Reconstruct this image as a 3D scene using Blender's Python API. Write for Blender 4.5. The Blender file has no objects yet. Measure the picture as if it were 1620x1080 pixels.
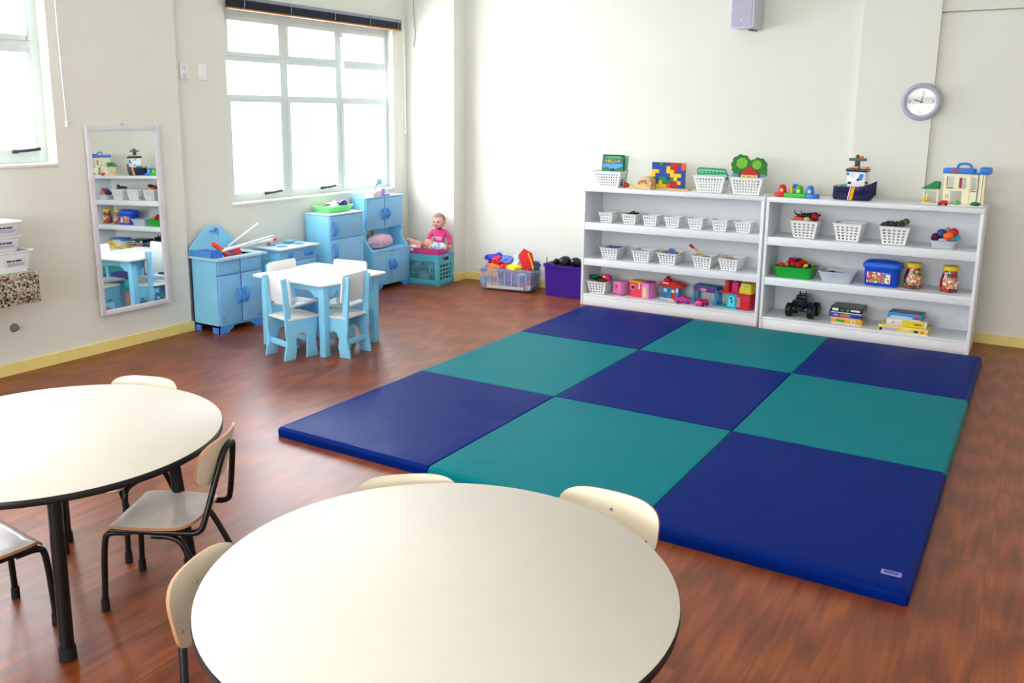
import bpy, bmesh, math, random
from mathutils import Vector, Matrix, Euler, noise
random.seed(7)
S = bpy.context.scene
COL = S.collection
PI = math.pi

# ------------------------------------------------------------------ camera
yaw, pit, rol = 0.563129, 0.191838, 0.006265
f_ = Vector((-math.sin(yaw)*math.cos(pit), math.cos(yaw)*math.cos(pit), -math.sin(pit)))
r_ = Vector((math.cos(yaw), math.sin(yaw), 0)); u_ = r_.cross(f_)
r2 = r_*math.cos(rol) + u_*math.sin(rol); u2 = r2.cross(f_)
cd = bpy.data.cameras.new('camera'); cam = bpy.data.objects.new('camera', cd); COL.objects.link(cam)
m = Matrix((r2, u2, -f_)).transposed().to_4x4(); m.translation = Vector((3.26638, -3.13473, 1.65505))
cam.matrix_world = m
cd.sensor_width = 36; cd.lens = 1394.84/1620*36
cd.shift_x = 39.23/1620; cd.shift_y = -87.39/1620
cd.clip_start = 0.05
S.camera = cam
# ------------------------------------------------------------------ colour management, world
S.view_settings.view_transform = 'Standard'; S.view_settings.look = 'None'
S.view_settings.gamma = 1; S.view_settings.use_curve_mapping = False
S.view_settings.exposure = 0.03
W = bpy.data.worlds.new('world'); S.world = W; W.use_nodes = True
bg = W.node_tree.nodes['Background']; bg.inputs[0].default_value = (0.86, 0.94, 1.0, 1); bg.inputs[1].default_value = 5.0
def area(name, loc, rot, sx, sy, power, color=(1, 1, 1), spread=PI):
    l = bpy.data.lights.new(name, 'AREA'); l.shape = 'RECTANGLE'; l.size = sx; l.size_y = sy
    l.energy = power; l.color = color; l.spread = spread
    o = bpy.data.objects.new(name, l); o.location = loc; o.rotation_euler = rot; COL.objects.link(o)
    return o
# daylight through the three windows of the left wall (each lamp stands just outside its panes)
area('daylight_window_1', (-2.62, 2.83, 1.72), (0, -PI/2, 0), 1.5, 2.1, 125, (0.86, 0.92, 1.0))
area('daylight_window_2', (-2.62, -0.52, 1.92), (0, -PI/2, 0), 1.15, 1.6, 120, (0.88, 0.94, 1.0))
area('daylight_window_3', (-2.62, -3.3, 1.92), (0, -PI/2, 0), 1.15, 1.7, 240, (0.88, 0.93, 1.0))
# daylight through the wide window of the front wall, behind the camera
area('daylight_window_4', (1.6, -6.35, 1.75), (PI/2, 0, 0), 4.2, 1.5, 200, (0.97, 0.98, 1.0))
# fill lights under the ceiling, added out of view to lift the brightness
area('ceiling_fill_far', (1.2, 1.6, 2.93), (0, 0, 0), 2.4, 1.6, 6, (1.0, 0.97, 0.90))
area('ceiling_fill_near', (.8, -2.2, 2.93), (0, 0, 0), 2.4, 1.6, 19, (1.0, 0.97, 0.90))

# ------------------------------------------------------------------ materials
def lin(h):
    h = h.lstrip('#'); c = [int(h[i:i+2], 16)/255 for i in (0, 2, 4)]
    return tuple((x/12.92 if x <= .04045 else ((x+.055)/1.055)**2.4) for x in c) + (1,)
MATS = {}
def mat(name, color, rough=.5, metal=0, var=.04, nscale=12, bump=0, bscale=60, coat=0, trans=0, alpha=1, spec=.32):
    if name in MATS: return MATS[name]
    ma = bpy.data.materials.new(name); ma.use_nodes = True; MATS[name] = ma
    nt = ma.node_tree; N = nt.nodes; L = nt.links; b = N['Principled BSDF']
    c = lin(color); tc = N.new('ShaderNodeTexCoord')
    nz = N.new('ShaderNodeTexNoise'); nz.inputs['Scale'].default_value = nscale; nz.inputs['Detail'].default_value = 4
    L.new(tc.outputs['Object'], nz.inputs['Vector'])
    rp = N.new('ShaderNodeValToRGB')
    rp.color_ramp.elements[0].position = .3; rp.color_ramp.elements[1].position = .7
    rp.color_ramp.elements[0].color = tuple(x*(1-var) for x in c[:3]) + (1,)
    rp.color_ramp.elements[1].color = tuple(min(1, x*(1+var)) for x in c[:3]) + (1,)
    L.new(nz.outputs['Fac'], rp.inputs['Fac']); L.new(rp.outputs['Color'], b.inputs['Base Color'])
    b.inputs['Roughness'].default_value = rough; b.inputs['Metallic'].default_value = metal
    b.inputs['Specular IOR Level'].default_value = spec
    if coat: b.inputs['Coat Weight'].default_value = coat; b.inputs['Coat Roughness'].default_value = .15
    if trans: b.inputs['Transmission Weight'].default_value = trans
    if alpha < 1: b.inputs['Alpha'].default_value = alpha
    if bump:
        n2 = N.new('ShaderNodeTexNoise'); n2.inputs['Scale'].default_value = bscale; n2.inputs['Detail'].default_value = 3
        L.new(tc.outputs['Object'], n2.inputs['Vector'])
        bp = N.new('ShaderNodeBump'); bp.inputs['Strength'].default_value = bump; bp.inputs['Distance'].default_value = .01
        L.new(n2.outputs['Fac'], bp.inputs['Height']); L.new(bp.outputs['Normal'], b.inputs['Normal'])
    return ma
def mat_cells(name, colors, scale, rough=.4, coat=0, stretch=(1, 1, 1)):
    """coloured patchwork print (illegible pictures, bits seen through plastic)"""
    if name in MATS: return MATS[name]
    ma = bpy.data.materials.new(name); ma.use_nodes = True; MATS[name] = ma
    nt = ma.node_tree; N = nt.nodes; L = nt.links; b = N['Principled BSDF']
    tc = N.new('ShaderNodeTexCoord'); mp = N.new('ShaderNodeMapping'); mp.inputs['Scale'].default_value = stretch
    v = N.new('ShaderNodeTexVoronoi'); v.inputs['Scale'].default_value = scale
    sp = N.new('ShaderNodeSeparateColor')
    rp = N.new('ShaderNodeValToRGB'); rp.color_ramp.interpolation = 'CONSTANT'
    n = len(colors)
    while len(rp.color_ramp.elements) < n: rp.color_ramp.elements.new(.5)
    for i, c in enumerate(colors):
        rp.color_ramp.elements[i].position = i/n; rp.color_ramp.elements[i].color = lin(c)
    L.new(tc.outputs['Object'], mp.inputs['Vector']); L.new(mp.outputs[0], v.inputs['Vector'])
    L.new(v.outputs['Color'], sp.inputs['Color']); L.new(sp.outputs[0], rp.inputs['Fac'])
    L.new(rp.outputs['Color'], b.inputs['Base Color']); b.inputs['Roughness'].default_value = rough
    if coat: b.inputs['Coat Weight'].default_value = coat
    return ma
def mat_floor():
    ma = bpy.data.materials.new('wood_laminate_floor'); ma.use_nodes = True
    N = ma.node_tree.nodes; L = ma.node_tree.links; b = N['Principled BSDF']
    tc = N.new('ShaderNodeTexCoord')
    mp = N.new('ShaderNodeMapping'); mp.inputs['Rotation'].default_value = (0, 0, PI/2)
    L.new(tc.outputs['Object'], mp.inputs['Vector'])
    br = N.new('ShaderNodeTexBrick'); br.offset = .37; br.inputs['Scale'].default_value = 1
    br.inputs['Brick Width'].default_value = 1.25; br.inputs['Row Height'].default_value = .19
    br.inputs['Mortar Size'].default_value = .0012; br.inputs['Mortar Smooth'].default_value = .3
    br.inputs['Color1'].default_value = (0, 0, 0, 1); br.inputs['Color2'].default_value = (1, 1, 1, 1); br.inputs['Mortar'].default_value = (.5, .5, .5, 1)
    L.new(mp.outputs[0], br.inputs['Vector'])
    # grain, stretched along y, shifted per plank
    m2 = N.new('ShaderNodeMapping'); m2.inputs['Scale'].default_value = (48, 2.2, 1)
    L.new(tc.outputs['Object'], m2.inputs['Vector'])
    ad = N.new('ShaderNodeVectorMath'); ad.operation = 'ADD'
    sc = N.new('ShaderNodeVectorMath'); sc.operation = 'SCALE'; sc.inputs['Scale'].default_value = 17
    L.new(br.outputs['Color'], sc.inputs[0]); L.new(m2.outputs[0], ad.inputs[0]); L.new(sc.outputs[0], ad.inputs[1])
    n1 = N.new('ShaderNodeTexNoise'); n1.inputs['Scale'].default_value = 1; n1.inputs['Detail'].default_value = 7; n1.inputs['Roughness'].default_value = .62; n1.inputs['Distortion'].default_value = .8
    L.new(ad.outputs[0], n1.inputs['Vector'])
    m3 = N.new('ShaderNodeMapping'); m3.inputs['Scale'].default_value = (14, 1.1, 1)
    L.new(tc.outputs['Object'], m3.inputs['Vector'])
    ad3 = N.new('ShaderNodeVectorMath'); ad3.operation = 'ADD'; L.new(m3.outputs[0], ad3.inputs[0]); L.new(sc.outputs[0], ad3.inputs[1])
    wv = N.new('ShaderNodeTexWave'); wv.wave_type = 'RINGS'; wv.inputs['Scale'].default_value = .9; wv.inputs['Distortion'].default_value = 5; wv.inputs['Detail'].default_value = 3; wv.inputs['Detail Scale'].default_value = 1.2
    L.new(ad3.outputs[0], wv.inputs['Vector'])
    mx = N.new('ShaderNodeMix'); mx.data_type = 'FLOAT'; mx.inputs[0].default_value = .22
    L.new(n1.outputs['Fac'], mx.inputs[2]); L.new(wv.outputs['Fac'], mx.inputs[3])
    rp = N.new('ShaderNodeValToRGB'); e = rp.color_ramp.elements
    e[0].position = .28; e[0].color = lin('#642c0d'); e[1].position = .74; e[1].color = lin('#9e5120')
    k = e.new(.52); k.color = lin('#803d16')
    L.new(mx.outputs[0], rp.inputs['Fac'])
    hs = N.new('ShaderNodeHueSaturation')
    mr = N.new('ShaderNodeMapRange'); mr.inputs['To Min'].default_value = .95; mr.inputs['To Max'].default_value = 1.05
    L.new(br.outputs['Color'], mr.inputs['Value']); L.new(mr.outputs[0], hs.inputs['Value'])
    L.new(rp.outputs['Color'], hs.inputs['Color'])
    dk = N.new('ShaderNodeMix'); dk.data_type = 'RGBA'; dk.inputs[7].default_value = lin('#4a2415')
    ms = N.new('ShaderNodeMath'); ms.operation = 'MULTIPLY'; ms.inputs[1].default_value = .6
    L.new(br.outputs['Fac'], ms.inputs[0]); L.new(ms.outputs[0], dk.inputs[0]); L.new(hs.outputs['Color'], dk.inputs[6])
    L.new(dk.outputs[2], b.inputs['Base Color'])
    b.inputs['Roughness'].default_value = .27; b.inputs['Specular IOR Level'].default_value = .5
    r2n = N.new('ShaderNodeMapRange'); r2n.inputs['To Min'].default_value = .31; r2n.inputs['To Max'].default_value = .42
    L.new(n1.outputs['Fac'], r2n.inputs['Value']); L.new(r2n.outputs[0], b.inputs['Roughness'])
    bp = N.new('ShaderNodeBump'); bp.inputs['Strength'].default_value = .12; bp.inputs['Distance'].default_value = .004
    L.new(n1.outputs['Fac'], bp.inputs['Height']); L.new(bp.outputs['Normal'], b.inputs['Normal'])
    return ma
def mat_granite():
    ma = bpy.data.materials.new('speckled_granite'); ma.use_nodes = True
    N = ma.node_tree.nodes; L = ma.node_tree.links; b = N['Principled BSDF']
    tc = N.new('ShaderNodeTexCoord'); v = N.new('ShaderNodeTexVoronoi'); v.inputs['Scale'].default_value = 95
    nz = N.new('ShaderNodeTexNoise'); nz.inputs['Scale'].default_value = 30; nz.inputs['Detail'].default_value = 3
    L.new(tc.outputs['Object'], v.inputs['Vector']); L.new(tc.outputs['Object'], nz.inputs['Vector'])
    sp = N.new('ShaderNodeSeparateColor'); L.new(v.outputs['Color'], sp.inputs[0])
    av = N.new('ShaderNodeMath'); av.operation = 'ADD'; L.new(sp.outputs[0], av.inputs[0]); L.new(nz.outputs['Fac'], av.inputs[1])
    hv = N.new('ShaderNodeMath'); hv.operation = 'MULTIPLY'; hv.inputs[1].default_value = .5; L.new(av.outputs[0], hv.inputs[0])
    rp = N.new('ShaderNodeValToRGB'); rp.color_ramp.interpolation = 'CONSTANT'; e = rp.color_ramp.elements
    e[0].color = lin('#2e2b2a'); e[1].position = .33; e[1].color = lin('#8a7f74')
    for p, c in ((.42, '#c9bba5'), (.55, '#a89a88'), (.64, '#5c554f'), (.7, '#d8ccba')):
        k = e.new(p); k.color = lin(c)
    L.new(hv.outputs[0], rp.inputs['Fac']); L.new(rp.outputs['Color'], b.inputs['Base Color'])
    b.inputs['Roughness'].default_value = .2
    return ma
def mat_glass(name='window_glass', tint=(1, 1, 1, 1), g=.06, rough=.02):
    if name in MATS: return MATS[name]
    ma = bpy.data.materials.new(name); ma.use_nodes = True; MATS[name] = ma
    N = ma.node_tree.nodes; L = ma.node_tree.links
    for n in list(N):
        if n.type != 'OUTPUT_MATERIAL': N.remove(n)
    out = [n for n in N if n.type == 'OUTPUT_MATERIAL'][0]
    t = N.new('ShaderNodeBsdfTransparent'); t.inputs[0].default_value = tint
    gl = N.new('ShaderNodeBsdfGlossy'); gl.inputs['Roughness'].default_value = rough
    mx = N.new('ShaderNodeMixShader'); mx.inputs[0].default_value = g
    L.new(t.outputs[0], mx.inputs[1]); L.new(gl.outputs[0], mx.inputs[2]); L.new(mx.outputs[0], out.inputs[0])
    return ma
def mat_translucent(name, color, op=.45, rough=.3):
    """milky see-through plastic"""
    if name in MATS: return MATS[name]
    ma = mat(name, color, rough)
    N = ma.node_tree.nodes; N['Principled BSDF'].inputs['Alpha'].default_value = op
    return ma

WALL = mat('cream_wall_paint', '#e8e7dc', .75, var=.012, nscale=3, bump=.03, bscale=180)
WALLW = mat('white_reveal_paint', '#f2f3ef', .6, var=.01)
CEIL = mat('ceiling_paint', '#f2f1ea', .9, var=.01)
BASEB = mat('pale_yellow_baseboard', '#f7e08c', .45, var=.03)
FRAME = mat('pale_green_metal_frame', '#dde7e5', .4, var=.02)
GLASS = mat_glass()
FLOOR = mat_floor()
GRAN = mat_granite()
BLACK = mat('black_enamel_steel', '#0c0c0f', .35, coat=.1, var=.05)
RUBBER = mat('black_rubber', '#17171a', .6)
CREAM = mat('cream_laminate', '#d2cdc2', .5, var=.01, spec=.12)
PLYW = mat('white_laminated_plywood', '#f8e8e2', .25, var=.02, coat=.8)
PLYBACK = mat('cream_plywood_back', '#efe6cb', .28, var=.02, coat=.3)
PLYEDGE = mat('plywood_edge', '#b98a63', .5, var=.12, nscale=60)
STEEL = mat('bright_steel', '#c8c8c8', .25, 1)
DSTEEL = mat('dark_grey_metal', '#55585c', .35, .8)
LBLUE = mat('sky_blue_lacquer', '#8edaff', .38, var=.02)
LBLUE2 = mat('sky_blue_painted_door', '#8ac8f6', .4, var=.03)
MBLUE = mat('bright_blue_plastic', '#4a9af2', .35, var=.03)
WLAM = mat('white_melamine', '#f1f1f1', .35, var=.012)
WSHELF = mat('white_shelf_melamine', '#eceef1', .38, var=.012)
WPLAS = mat('white_basket_plastic', '#f3f3f1', .4, var=.01)
RED = mat('red_plastic', '#e02a20', .35)
ORANGE = mat('orange_plastic', '#ec6a1c', .38)
YEL = mat('yellow_plastic', '#f2c81e', .35)
GRN = mat('green_plastic', '#1f9c3a', .38)
LGRN = mat('light_green_plastic', '#7ee070', .4)
DGRN = mat('dark_green_plastic', '#0f6b3c', .45)
BLU = mat('blue_plastic', '#1d4fc4', .35)
NAVY = mat('navy_plastic', '#141a52', .3)
TEAL = mat('teal_plastic', '#22a5a8', .38)
TURQ = mat('turquoise_crate_plastic', '#5cc4d6', .4)
PINK = mat('pink_plastic', '#f07fb4', .4)
HPINK = mat('hot_pink_plastic', '#e0307f', .38)
PURP = mat('purple_plastic', '#3d1786', .4)
LILAC = mat('lilac_plastic', '#b48ad8', .45)
BLK = mat('black_plastic', '#141417', .35)
DARKG = mat('dark_grey_green_plastic', '#30332b', .5)
GREYP = mat('grey_lilac_plastic', '#b4b2c2', .4)
WHITE = mat('white_plastic', '#f4f4f6', .35)
CREAMP = mat('cream_toy_plastic', '#f5edca', .45)
WOOD = mat('pale_toy_wood', '#d9b277', .5, var=.15, nscale=30)
TAN = mat('tan_plastic', '#c98b5a', .5)
BROWN = mat('brown_plastic', '#7a4a2c', .5)
SKIN = mat('doll_vinyl', '#efb7a2', .5)
PAPER = mat('paper_white', '#efefe9', .6)
CLEAR = mat_translucent('clear_milky_plastic', '#dfe6f0', .15, .2)
MILK = mat_translucent('milky_tray_plastic', '#d3dbe6', .72, .3)

# ------------------------------------------------------------------ mesh builder
class MB:
    def __init__(s): s.bm = bmesh.new()
    def _mi(s, faces, mi):
        for f in faces: f.material_index = mi
    def box(s, c, d, rot=None, bev=0, mi=0, seg=2):
        ret = bmesh.ops.create_cube(s.bm, size=1); vs = ret['verts']
        M = Matrix.LocRotScale(Vector(c), Euler(rot or (0, 0, 0)), Vector(d))
        bmesh.ops.transform(s.bm, matrix=M, verts=vs)
        fs = set(f for v in vs for f in v.link_faces); s._mi(fs, mi)
        if bev:
            es = set(e for v in vs for e in v.link_edges)
            r = bmesh.ops.bevel(s.bm, geom=list(es), offset=bev, segments=seg, profile=.5, affect='EDGES', clamp_overlap=True, material=-1)
            s._mi(r['faces'], mi)
        return s
    def b(s, x0, x1, y0, y1, z0, z1, bev=0, mi=0):
        return s.box(((x0+x1)/2, (y0+y1)/2, (z0+z1)/2), (abs(x1-x0), abs(y1-y0), abs(z1-z0)), bev=bev, mi=mi)
    def ring(s, c, ax, r, n, up=None):
        ax = Vector(ax).normalized(); a = ax.orthogonal().normalized() if up is None else up; b = ax.cross(a)
        return [s.bm.verts.new(Vector(c) + a*r*math.cos(2*PI*i/n) + b*r*math.sin(2*PI*i/n)) for i in range(n)]
    def skin(s, rings, cap=True, mi=0, closed=True):
        fs = []
        for A, B in zip(rings, rings[1:]):
            n = len(A)
            for i in range(n if closed else n-1):
                fs.append(s.bm.faces.new((A[i], A[(i+1) % n], B[(i+1) % n], B[i])))
        if cap and closed:
            fs.append(s.bm.faces.new(list(reversed(rings[0])))); fs.append(s.bm.faces.new(rings[-1]))
        s._mi(fs, mi); return s
    def cyl(s, p0, p1, r0, r1=None, n=16, mi=0):
        r1 = r0 if r1 is None else r1; ax = Vector(p1)-Vector(p0); up = ax.normalized().orthogonal().normalized()
        return s.skin([s.ring(p0, ax, r0, n, up), s.ring(p1, ax, r1, n, up)], mi=mi)
    def tube(s, pts, r, n=10, mi=0, smooth=0, closed=False):
        P = [Vector(p) for p in pts]
        for _ in range(smooth):   # corner cutting keeps the ends
            Q = [P[0]]
            for a, b in zip(P, P[1:]): Q += [a.lerp(b, .25), a.lerp(b, .75)]
            Q.append(P[-1]); P = Q
        rr = r if isinstance(r, (list, tuple)) else None
        up = (P[1]-P[0]).normalized().orthogonal().normalized(); rings = []
        for i, p in enumerate(P):
            t = (P[min(i+1, len(P)-1)]-P[max(i-1, 0)]).normalized()
            up = (up - t*up.dot(t)).normalized()
            k = r if rr is None else rr[0]+(rr[1]-rr[0])*i/(len(P)-1)
            rings.append(s.ring(p, t, k, n, up))
        return s.skin(rings, mi=mi)
    def lathe(s, prof, c=(0, 0, 0), n=24, mi=0, M=None, cap=True):
        rings = []
        for r, z in prof:
            rings.append([s.bm.verts.new(Vector((c[0]+r*math.cos(2*PI*i/n), c[1]+r*math.sin(2*PI*i/n), c[2]+z))) for i in range(n)])
        if M is not None:
            for R in rings:
                for v in R: v.co = M @ v.co
        return s.skin(rings, mi=mi, cap=cap)
    def prism(s, pts, t, M=None, mi=0, bev=0):
        """outline in local xz, thickness along y"""
        A = [s.bm.verts.new((x, -t/2, z)) for x, z in pts]; B = [s.bm.verts.new((x, t/2, z)) for x, z in pts]
        fs = [s.bm.faces.new(A), s.bm.faces.new(list(reversed(B)))]; n = len(A)
        for i in range(n): fs.append(s.bm.faces.new((A[(i+1) % n], A[i], B[i], B[(i+1) % n])))
        s._mi(fs, mi)
        if bev:
            es = [e for f in fs[:2] for e in f.edges]
            r = bmesh.ops.bevel(s.bm, geom=list(set(es)), offset=bev, segments=2, profile=.5, affect='EDGES'); s._mi(r['faces'], mi)
        if M is not None:
            vs = set(v for f in fs if f.is_valid for v in f.verts)
            if bev:
                for f in r['faces']: vs |= set(f.verts)
            bmesh.ops.transform(s.bm, matrix=M, verts=list(vs))
        return s
    def ball(s, c, d, rot=None, sub=2, mi=0, amp=0, fr=3, seed=0):
        r = bmesh.ops.create_icosphere(s.bm, subdivisions=sub, radius=1)
        for v in r['verts']:
            if amp: v.co *= 1 + amp*noise.noise(v.co*fr + Vector((seed*7.3, seed*3.1, seed)))
        d = d if isinstance(d, (list, tuple)) else (d, d, d)
        bmesh.ops.transform(s.bm, matrix=Matrix.LocRotScale(Vector(c), Euler(rot or (0, 0, 0)), Vector(d)), verts=r['verts'])
        s._mi(set(f for v in r['verts'] for f in v.link_faces), mi); return s
    def xf(s, M): bmesh.ops.transform(s.bm, matrix=M, verts=list(s.bm.verts)); return s
    def build(s, name, mats, parent=None, sharp=40, kind=None, norm=True):
        bm = s.bm
        if norm: bmesh.ops.recalc_face_normals(bm, faces=list(bm.faces))
        for f in bm.faces: f.smooth = True
        for e in bm.edges:
            if len(e.link_faces) == 2 and e.calc_face_angle(0) > math.radians(sharp): e.smooth = False
        me = bpy.data.meshes.new(name); bm.to_mesh(me); bm.free()
        for k in (mats if isinstance(mats, (list, tuple)) else [mats]): me.materials.append(k)
        o = bpy.data.objects.new(name, me); COL.objects.link(o)
        if parent: o.parent = parent
        if kind: o['kind'] = kind
        return o
def rrect(w, h, r, n=5, cx=0, cy=0):
    P = []
    for sx, sy, a0 in ((1, 1, 0), (-1, 1, 90), (-1, -1, 180), (1, -1, 270)):
        for i in range(n+1):
            a = math.radians(a0+90*i/n)
            P.append((cx+sx*(w/2-r)+r*math.cos(a), cy+sy*(h/2-r)+r*math.sin(a)))
    return P
ROTX = lambda a: Matrix.Rotation(a, 4, 'X')
ROTY = lambda a: Matrix.Rotation(a, 4, 'Y')
ROTZ = lambda a: Matrix.Rotation(a, 4, 'Z')
T = lambda x, y, z: Matrix.Translation((x, y, z))
FLAT = ROTX(-PI/2)          # prism lying flat: outline (x,z) -> (x,y), thickness along z
def tag(o, label, cat, group=None, kind=None):
    o['label'] = label; o['category'] = cat
    if group: o['group'] = group
    if kind: o['kind'] = kind
    return o
def thing(name, label, cat, loc=(0, 0, 0), rz=0, group=None, rot=None):
    o = bpy.data.objects.new(name, None); COL.objects.link(o); o.empty_display_size = .05
    o.location = loc; o.rotation_euler = rot or (0, 0, rz); return tag(o, label, cat, group)
def solo(o, label, cat, loc=None, rz=0, group=None, rot=None, kind=None):
    if loc is not None: o.location = loc
    o.rotation_euler = rot or (0, 0, rz)
    return tag(o, label, cat, group, kind)
def dup(root, label, loc, rz=0, group=None, rot=None, scale=None):
    def cp(o, par):
        c = o.copy(); COL.objects.link(c)
        if par is not None: c.parent = par
        for ch in [x for x in KIDS(o)]: cp(ch, c)
        return c
    r = cp(root, None); r.location = loc; r.rotation_euler = rot or (0, 0, rz); r['label'] = label
    if scale: r.scale = (scale,)*3
    if group: r['group'] = group
    return r
def KIDS(o): return [x for x in COL.objects if x.parent == o]
def text(s, size, m, parent, M, name='lettering', ext=.0006, align='CENTER'):
    cu = bpy.data.curves.new(name, 'FONT'); cu.body = s; cu.size = size; cu.extrude = ext; cu.align_x = align; cu.align_y = 'CENTER'
    t = bpy.data.objects.new(name+'_tmp', cu); COL.objects.link(t)
    me = bpy.data.meshes.new_from_object(t.evaluated_get(bpy.context.evaluated_depsgraph_get()))
    bpy.data.objects.remove(t); me.transform(M); me.materials.clear(); me.materials.append(m)
    o = bpy.data.objects.new(name, me); COL.objects.link(o); o.parent = parent; return o
def struct(mb, name, mats, parent=None, **k):
    return mb.build(name, mats, parent, kind='structure', **k)

# ------------------------------------------------------------------ room shell
XW, XR, XE = -2.22, -2.27, 5.0        # left wall: near part, recessed part; right wall
YF, YB, H = -6.0, 4.32, 3.0
m_ = MB(); m_.b(-2.6, XE+.2, YF-.2, YB+.4, -.1, 0); struct(m_, 'floor', FLOOR)
m_ = MB(); m_.b(-2.6, XE+.2, YF-.2, YB+.4, H, H+.1); struct(m_, 'ceiling', CEIL)
O = -2.52
m_ = MB()
# near part (x = XW) with two window holes
def wall_piece(y0, y1, z0, z1, x=XW): m_.b(O, x, y0, y1, z0, z1)
wall_piece(YF, -4.5, 0, H); wall_piece(-2.4, -1.30, 0, H); wall_piece(.28, 1.27, 0, H)
for a, b_ in ((-4.5, -2.4), (-1.30, .28)): wall_piece(a, b_, 0, 1.33); wall_piece(a, b_, 2.5, H)
# recessed part with the large window
for y0, y1, z0, z1 in ((1.27, 1.78, 0, H), (3.88, YB+.2, 0, H), (1.78, 3.88, 0, .94), (1.78, 3.88, 2.52, H)): wall_piece(y0, y1, z0, z1, XR)
struct(m_, 'wall_left', WALL)
m_ = MB()
m_.b(XR, XE, YB, YB+.2, 0, H)
m_.b(XR, -1.70, 4.10, YB, 0, H)                        # corner column
m_.b(1.96, 2.49, YB-.085, YB, 0, H)                    # flat pilaster behind the shelves
m_.b(2.49, XE, YB-.045, YB, 0, 2.40); m_.b(2.49, XE, YB-.045, YB, 2.412, H)
struct(m_, 'wall_back', WALL)
m_ = MB(); m_.b(XE, XE+.2, YF, YB+.2, 0, H); struct(m_, 'wall_right', WALL)
m_ = MB()
for x0, x1, z0, z1 in ((-2.5, -.6, 0, H), (3.8, XE+.2, 0, H), (-.6, 3.8, 0, .95), (-.6, 3.8, 2.55, H)): m_.b(x0, x1, YF-.2, YF, z0, z1)
struct(m_, 'wall_front', WALL)
def bb(name, pts):
    m_ = MB()
    for x0, x1, y0, y1 in pts:
        m_.b(x0, x1, y0, y1, 0, .068); m_.b(x0, x1, y0, y1, .068, .074)
    struct(m_, name, BASEB)
bb('baseboard_left', [(XW, XW+.014, YF, 1.284), (XR, XW, 1.27, 1.284), (XR, XR+.014, 1.284, 4.10)])
bb('baseboard_back', [(XR, -1.686, 4.086, 4.10), (-1.70, -1.686, 4.10, YB), (-1.686, 1.96, YB-.014, YB), (1.96, 2.504, YB-.099, YB-.085), (2.49, 2.504, YB-.085, YB-.045), (2.504, XE, YB-.059, YB-.045)])

def make_window(name, x, y0, y1, z0, z1, cols, rows, wall_x):
    """cols: pane y-ranges, rows: (z0,z1,kind) ; frame plane at x"""
    w = bpy.data.objects.new(name, None); COL.objects.link(w); w['kind'] = 'structure'
    w.location = (x, (y0+y1)/2, z0); ox, oy, oz = w.location
    def L(mb): return mb.xf(T(-ox, -oy, -oz))
    fr = MB(); d = .045
    fr.b(x-d, x+.005, y0, cols[0][0]-.035, z0, z1); fr.b(x-d, x+.005, cols[-1][1]+.035, y1, z0, z1)
    for a, b_ in zip(cols, cols[1:]): fr.b(x-d, x+.005, a[1]+.012, b_[0]-.012, z0, z1)
    fr.b(x-d, x+.004, y0, y1, z0, rows[0][0]-.02); fr.b(x-d, x+.004, y0, y1, rows[-1][1]+.03, z1)
    for a, b_ in zip(rows, rows[1:]): fr.b(x-d, x+.004, y0, y1, a[1]+.012, b_[0]-.012)
    struct(L(fr), 'window_frame', FRAME, w)
    rv = MB()      # plaster reveal: sill, head and jambs
    rv.b(x, wall_x+.012, y0, y1, z0-.02, z0-.001, bev=.003)
    struct(L(rv), 'window_sill', WALLW, w)
    for ci, (a, b_) in enumerate(cols):
        for (c, d_, kind) in rows:
            if kind == 2 and name == 'window_1' and ci == 2: kind = 1
            elif kind == 1 and name == 'window_1' and ci == 2: kind = 3
            if kind:
                s_ = MB(); t = .028
                xx0, xx1 = x-.012, x+.014
                s_.b(xx0, xx1, a-t, a+.004, c-t, d_+t); s_.b(xx0, xx1, b_-.004, b_+t, c-t, d_+t)
                s_.b(xx0, xx1, a, b_, c-t, c+.004); s_.b(xx0, xx1, a, b_, d_-.004, d_+t)
                sh = struct(L(s_), 'window_sash', FRAME, w)
            else: sh = w
            g = MB(); g.b(x-.022, x-.018, a-.015, b_+.015, c-.015, d_+.015); struct(L(g), 'pane', GLASS, sh)
            if kind == 2:
                h = MB(); yc = a+(b_-a)*.62 
                h.box((x+.022, yc, c-.006), (.02, .035, .03), bev=.004)
                h.tube([(x+.03, yc-.01, c-.004), (x+.05, yc+.03, c-.004), (x+.05, yc+.15, c+.006)], .011, smooth=2)
                struct(L(h), 'handle', DSTEEL, sh)
            if kind == 3:
                h = MB(); h.tube([(x+.02, a-.035, d_-.05), (x+.05, a-.04, d_-.06), (x+.05, a-.035, c-.03)], .012, smooth=1)
                h.ball((x+.045, a-.035, c-.04), .022); struct(L(h), 'handle', WHITE, sh)
    return w
cols1 = [(1.865, 2.42), (2.53, 3.12), (3.22, 3.82)]
make_window('window_1', -2.35, 1.78, 3.88, .94, 2.52, cols1, [(1.00, 1.75, 2), (1.815, 2.055, 0), (2.135, 2.385, 1)], XR)
make_window('window_2', -2.33, -1.30, .28, 1.33, 2.5, [(-1.22, -.83), (-.72, -.30), (-.19, .205)], [(1.415, 2.03, 2), (2.13, 2.40, 1)], XW)
make_window('window_3', -2.33, -4.5, -2.4, 1.33, 2.5, [(-4.42, -3.85), (-3.74, -3.12), (-3.01, -2.48)], [(1.415, 2.03, 2), (2.13, 2.40, 1)], XW)

w4 = make_window('window_4', 0, -2.2, 2.2, 0, 1.6, [(-2.1, -1.45), (-1.35, -.75), (-.65, -.05), (.05, .65), (.75, 1.35), (1.45, 2.1)], [(.08, .95, 2), (1.06, 1.50, 1)], .06)
w4.rotation_euler = (0, 0, PI/2); w4.location = (1.6, YF-.08, .95)

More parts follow.
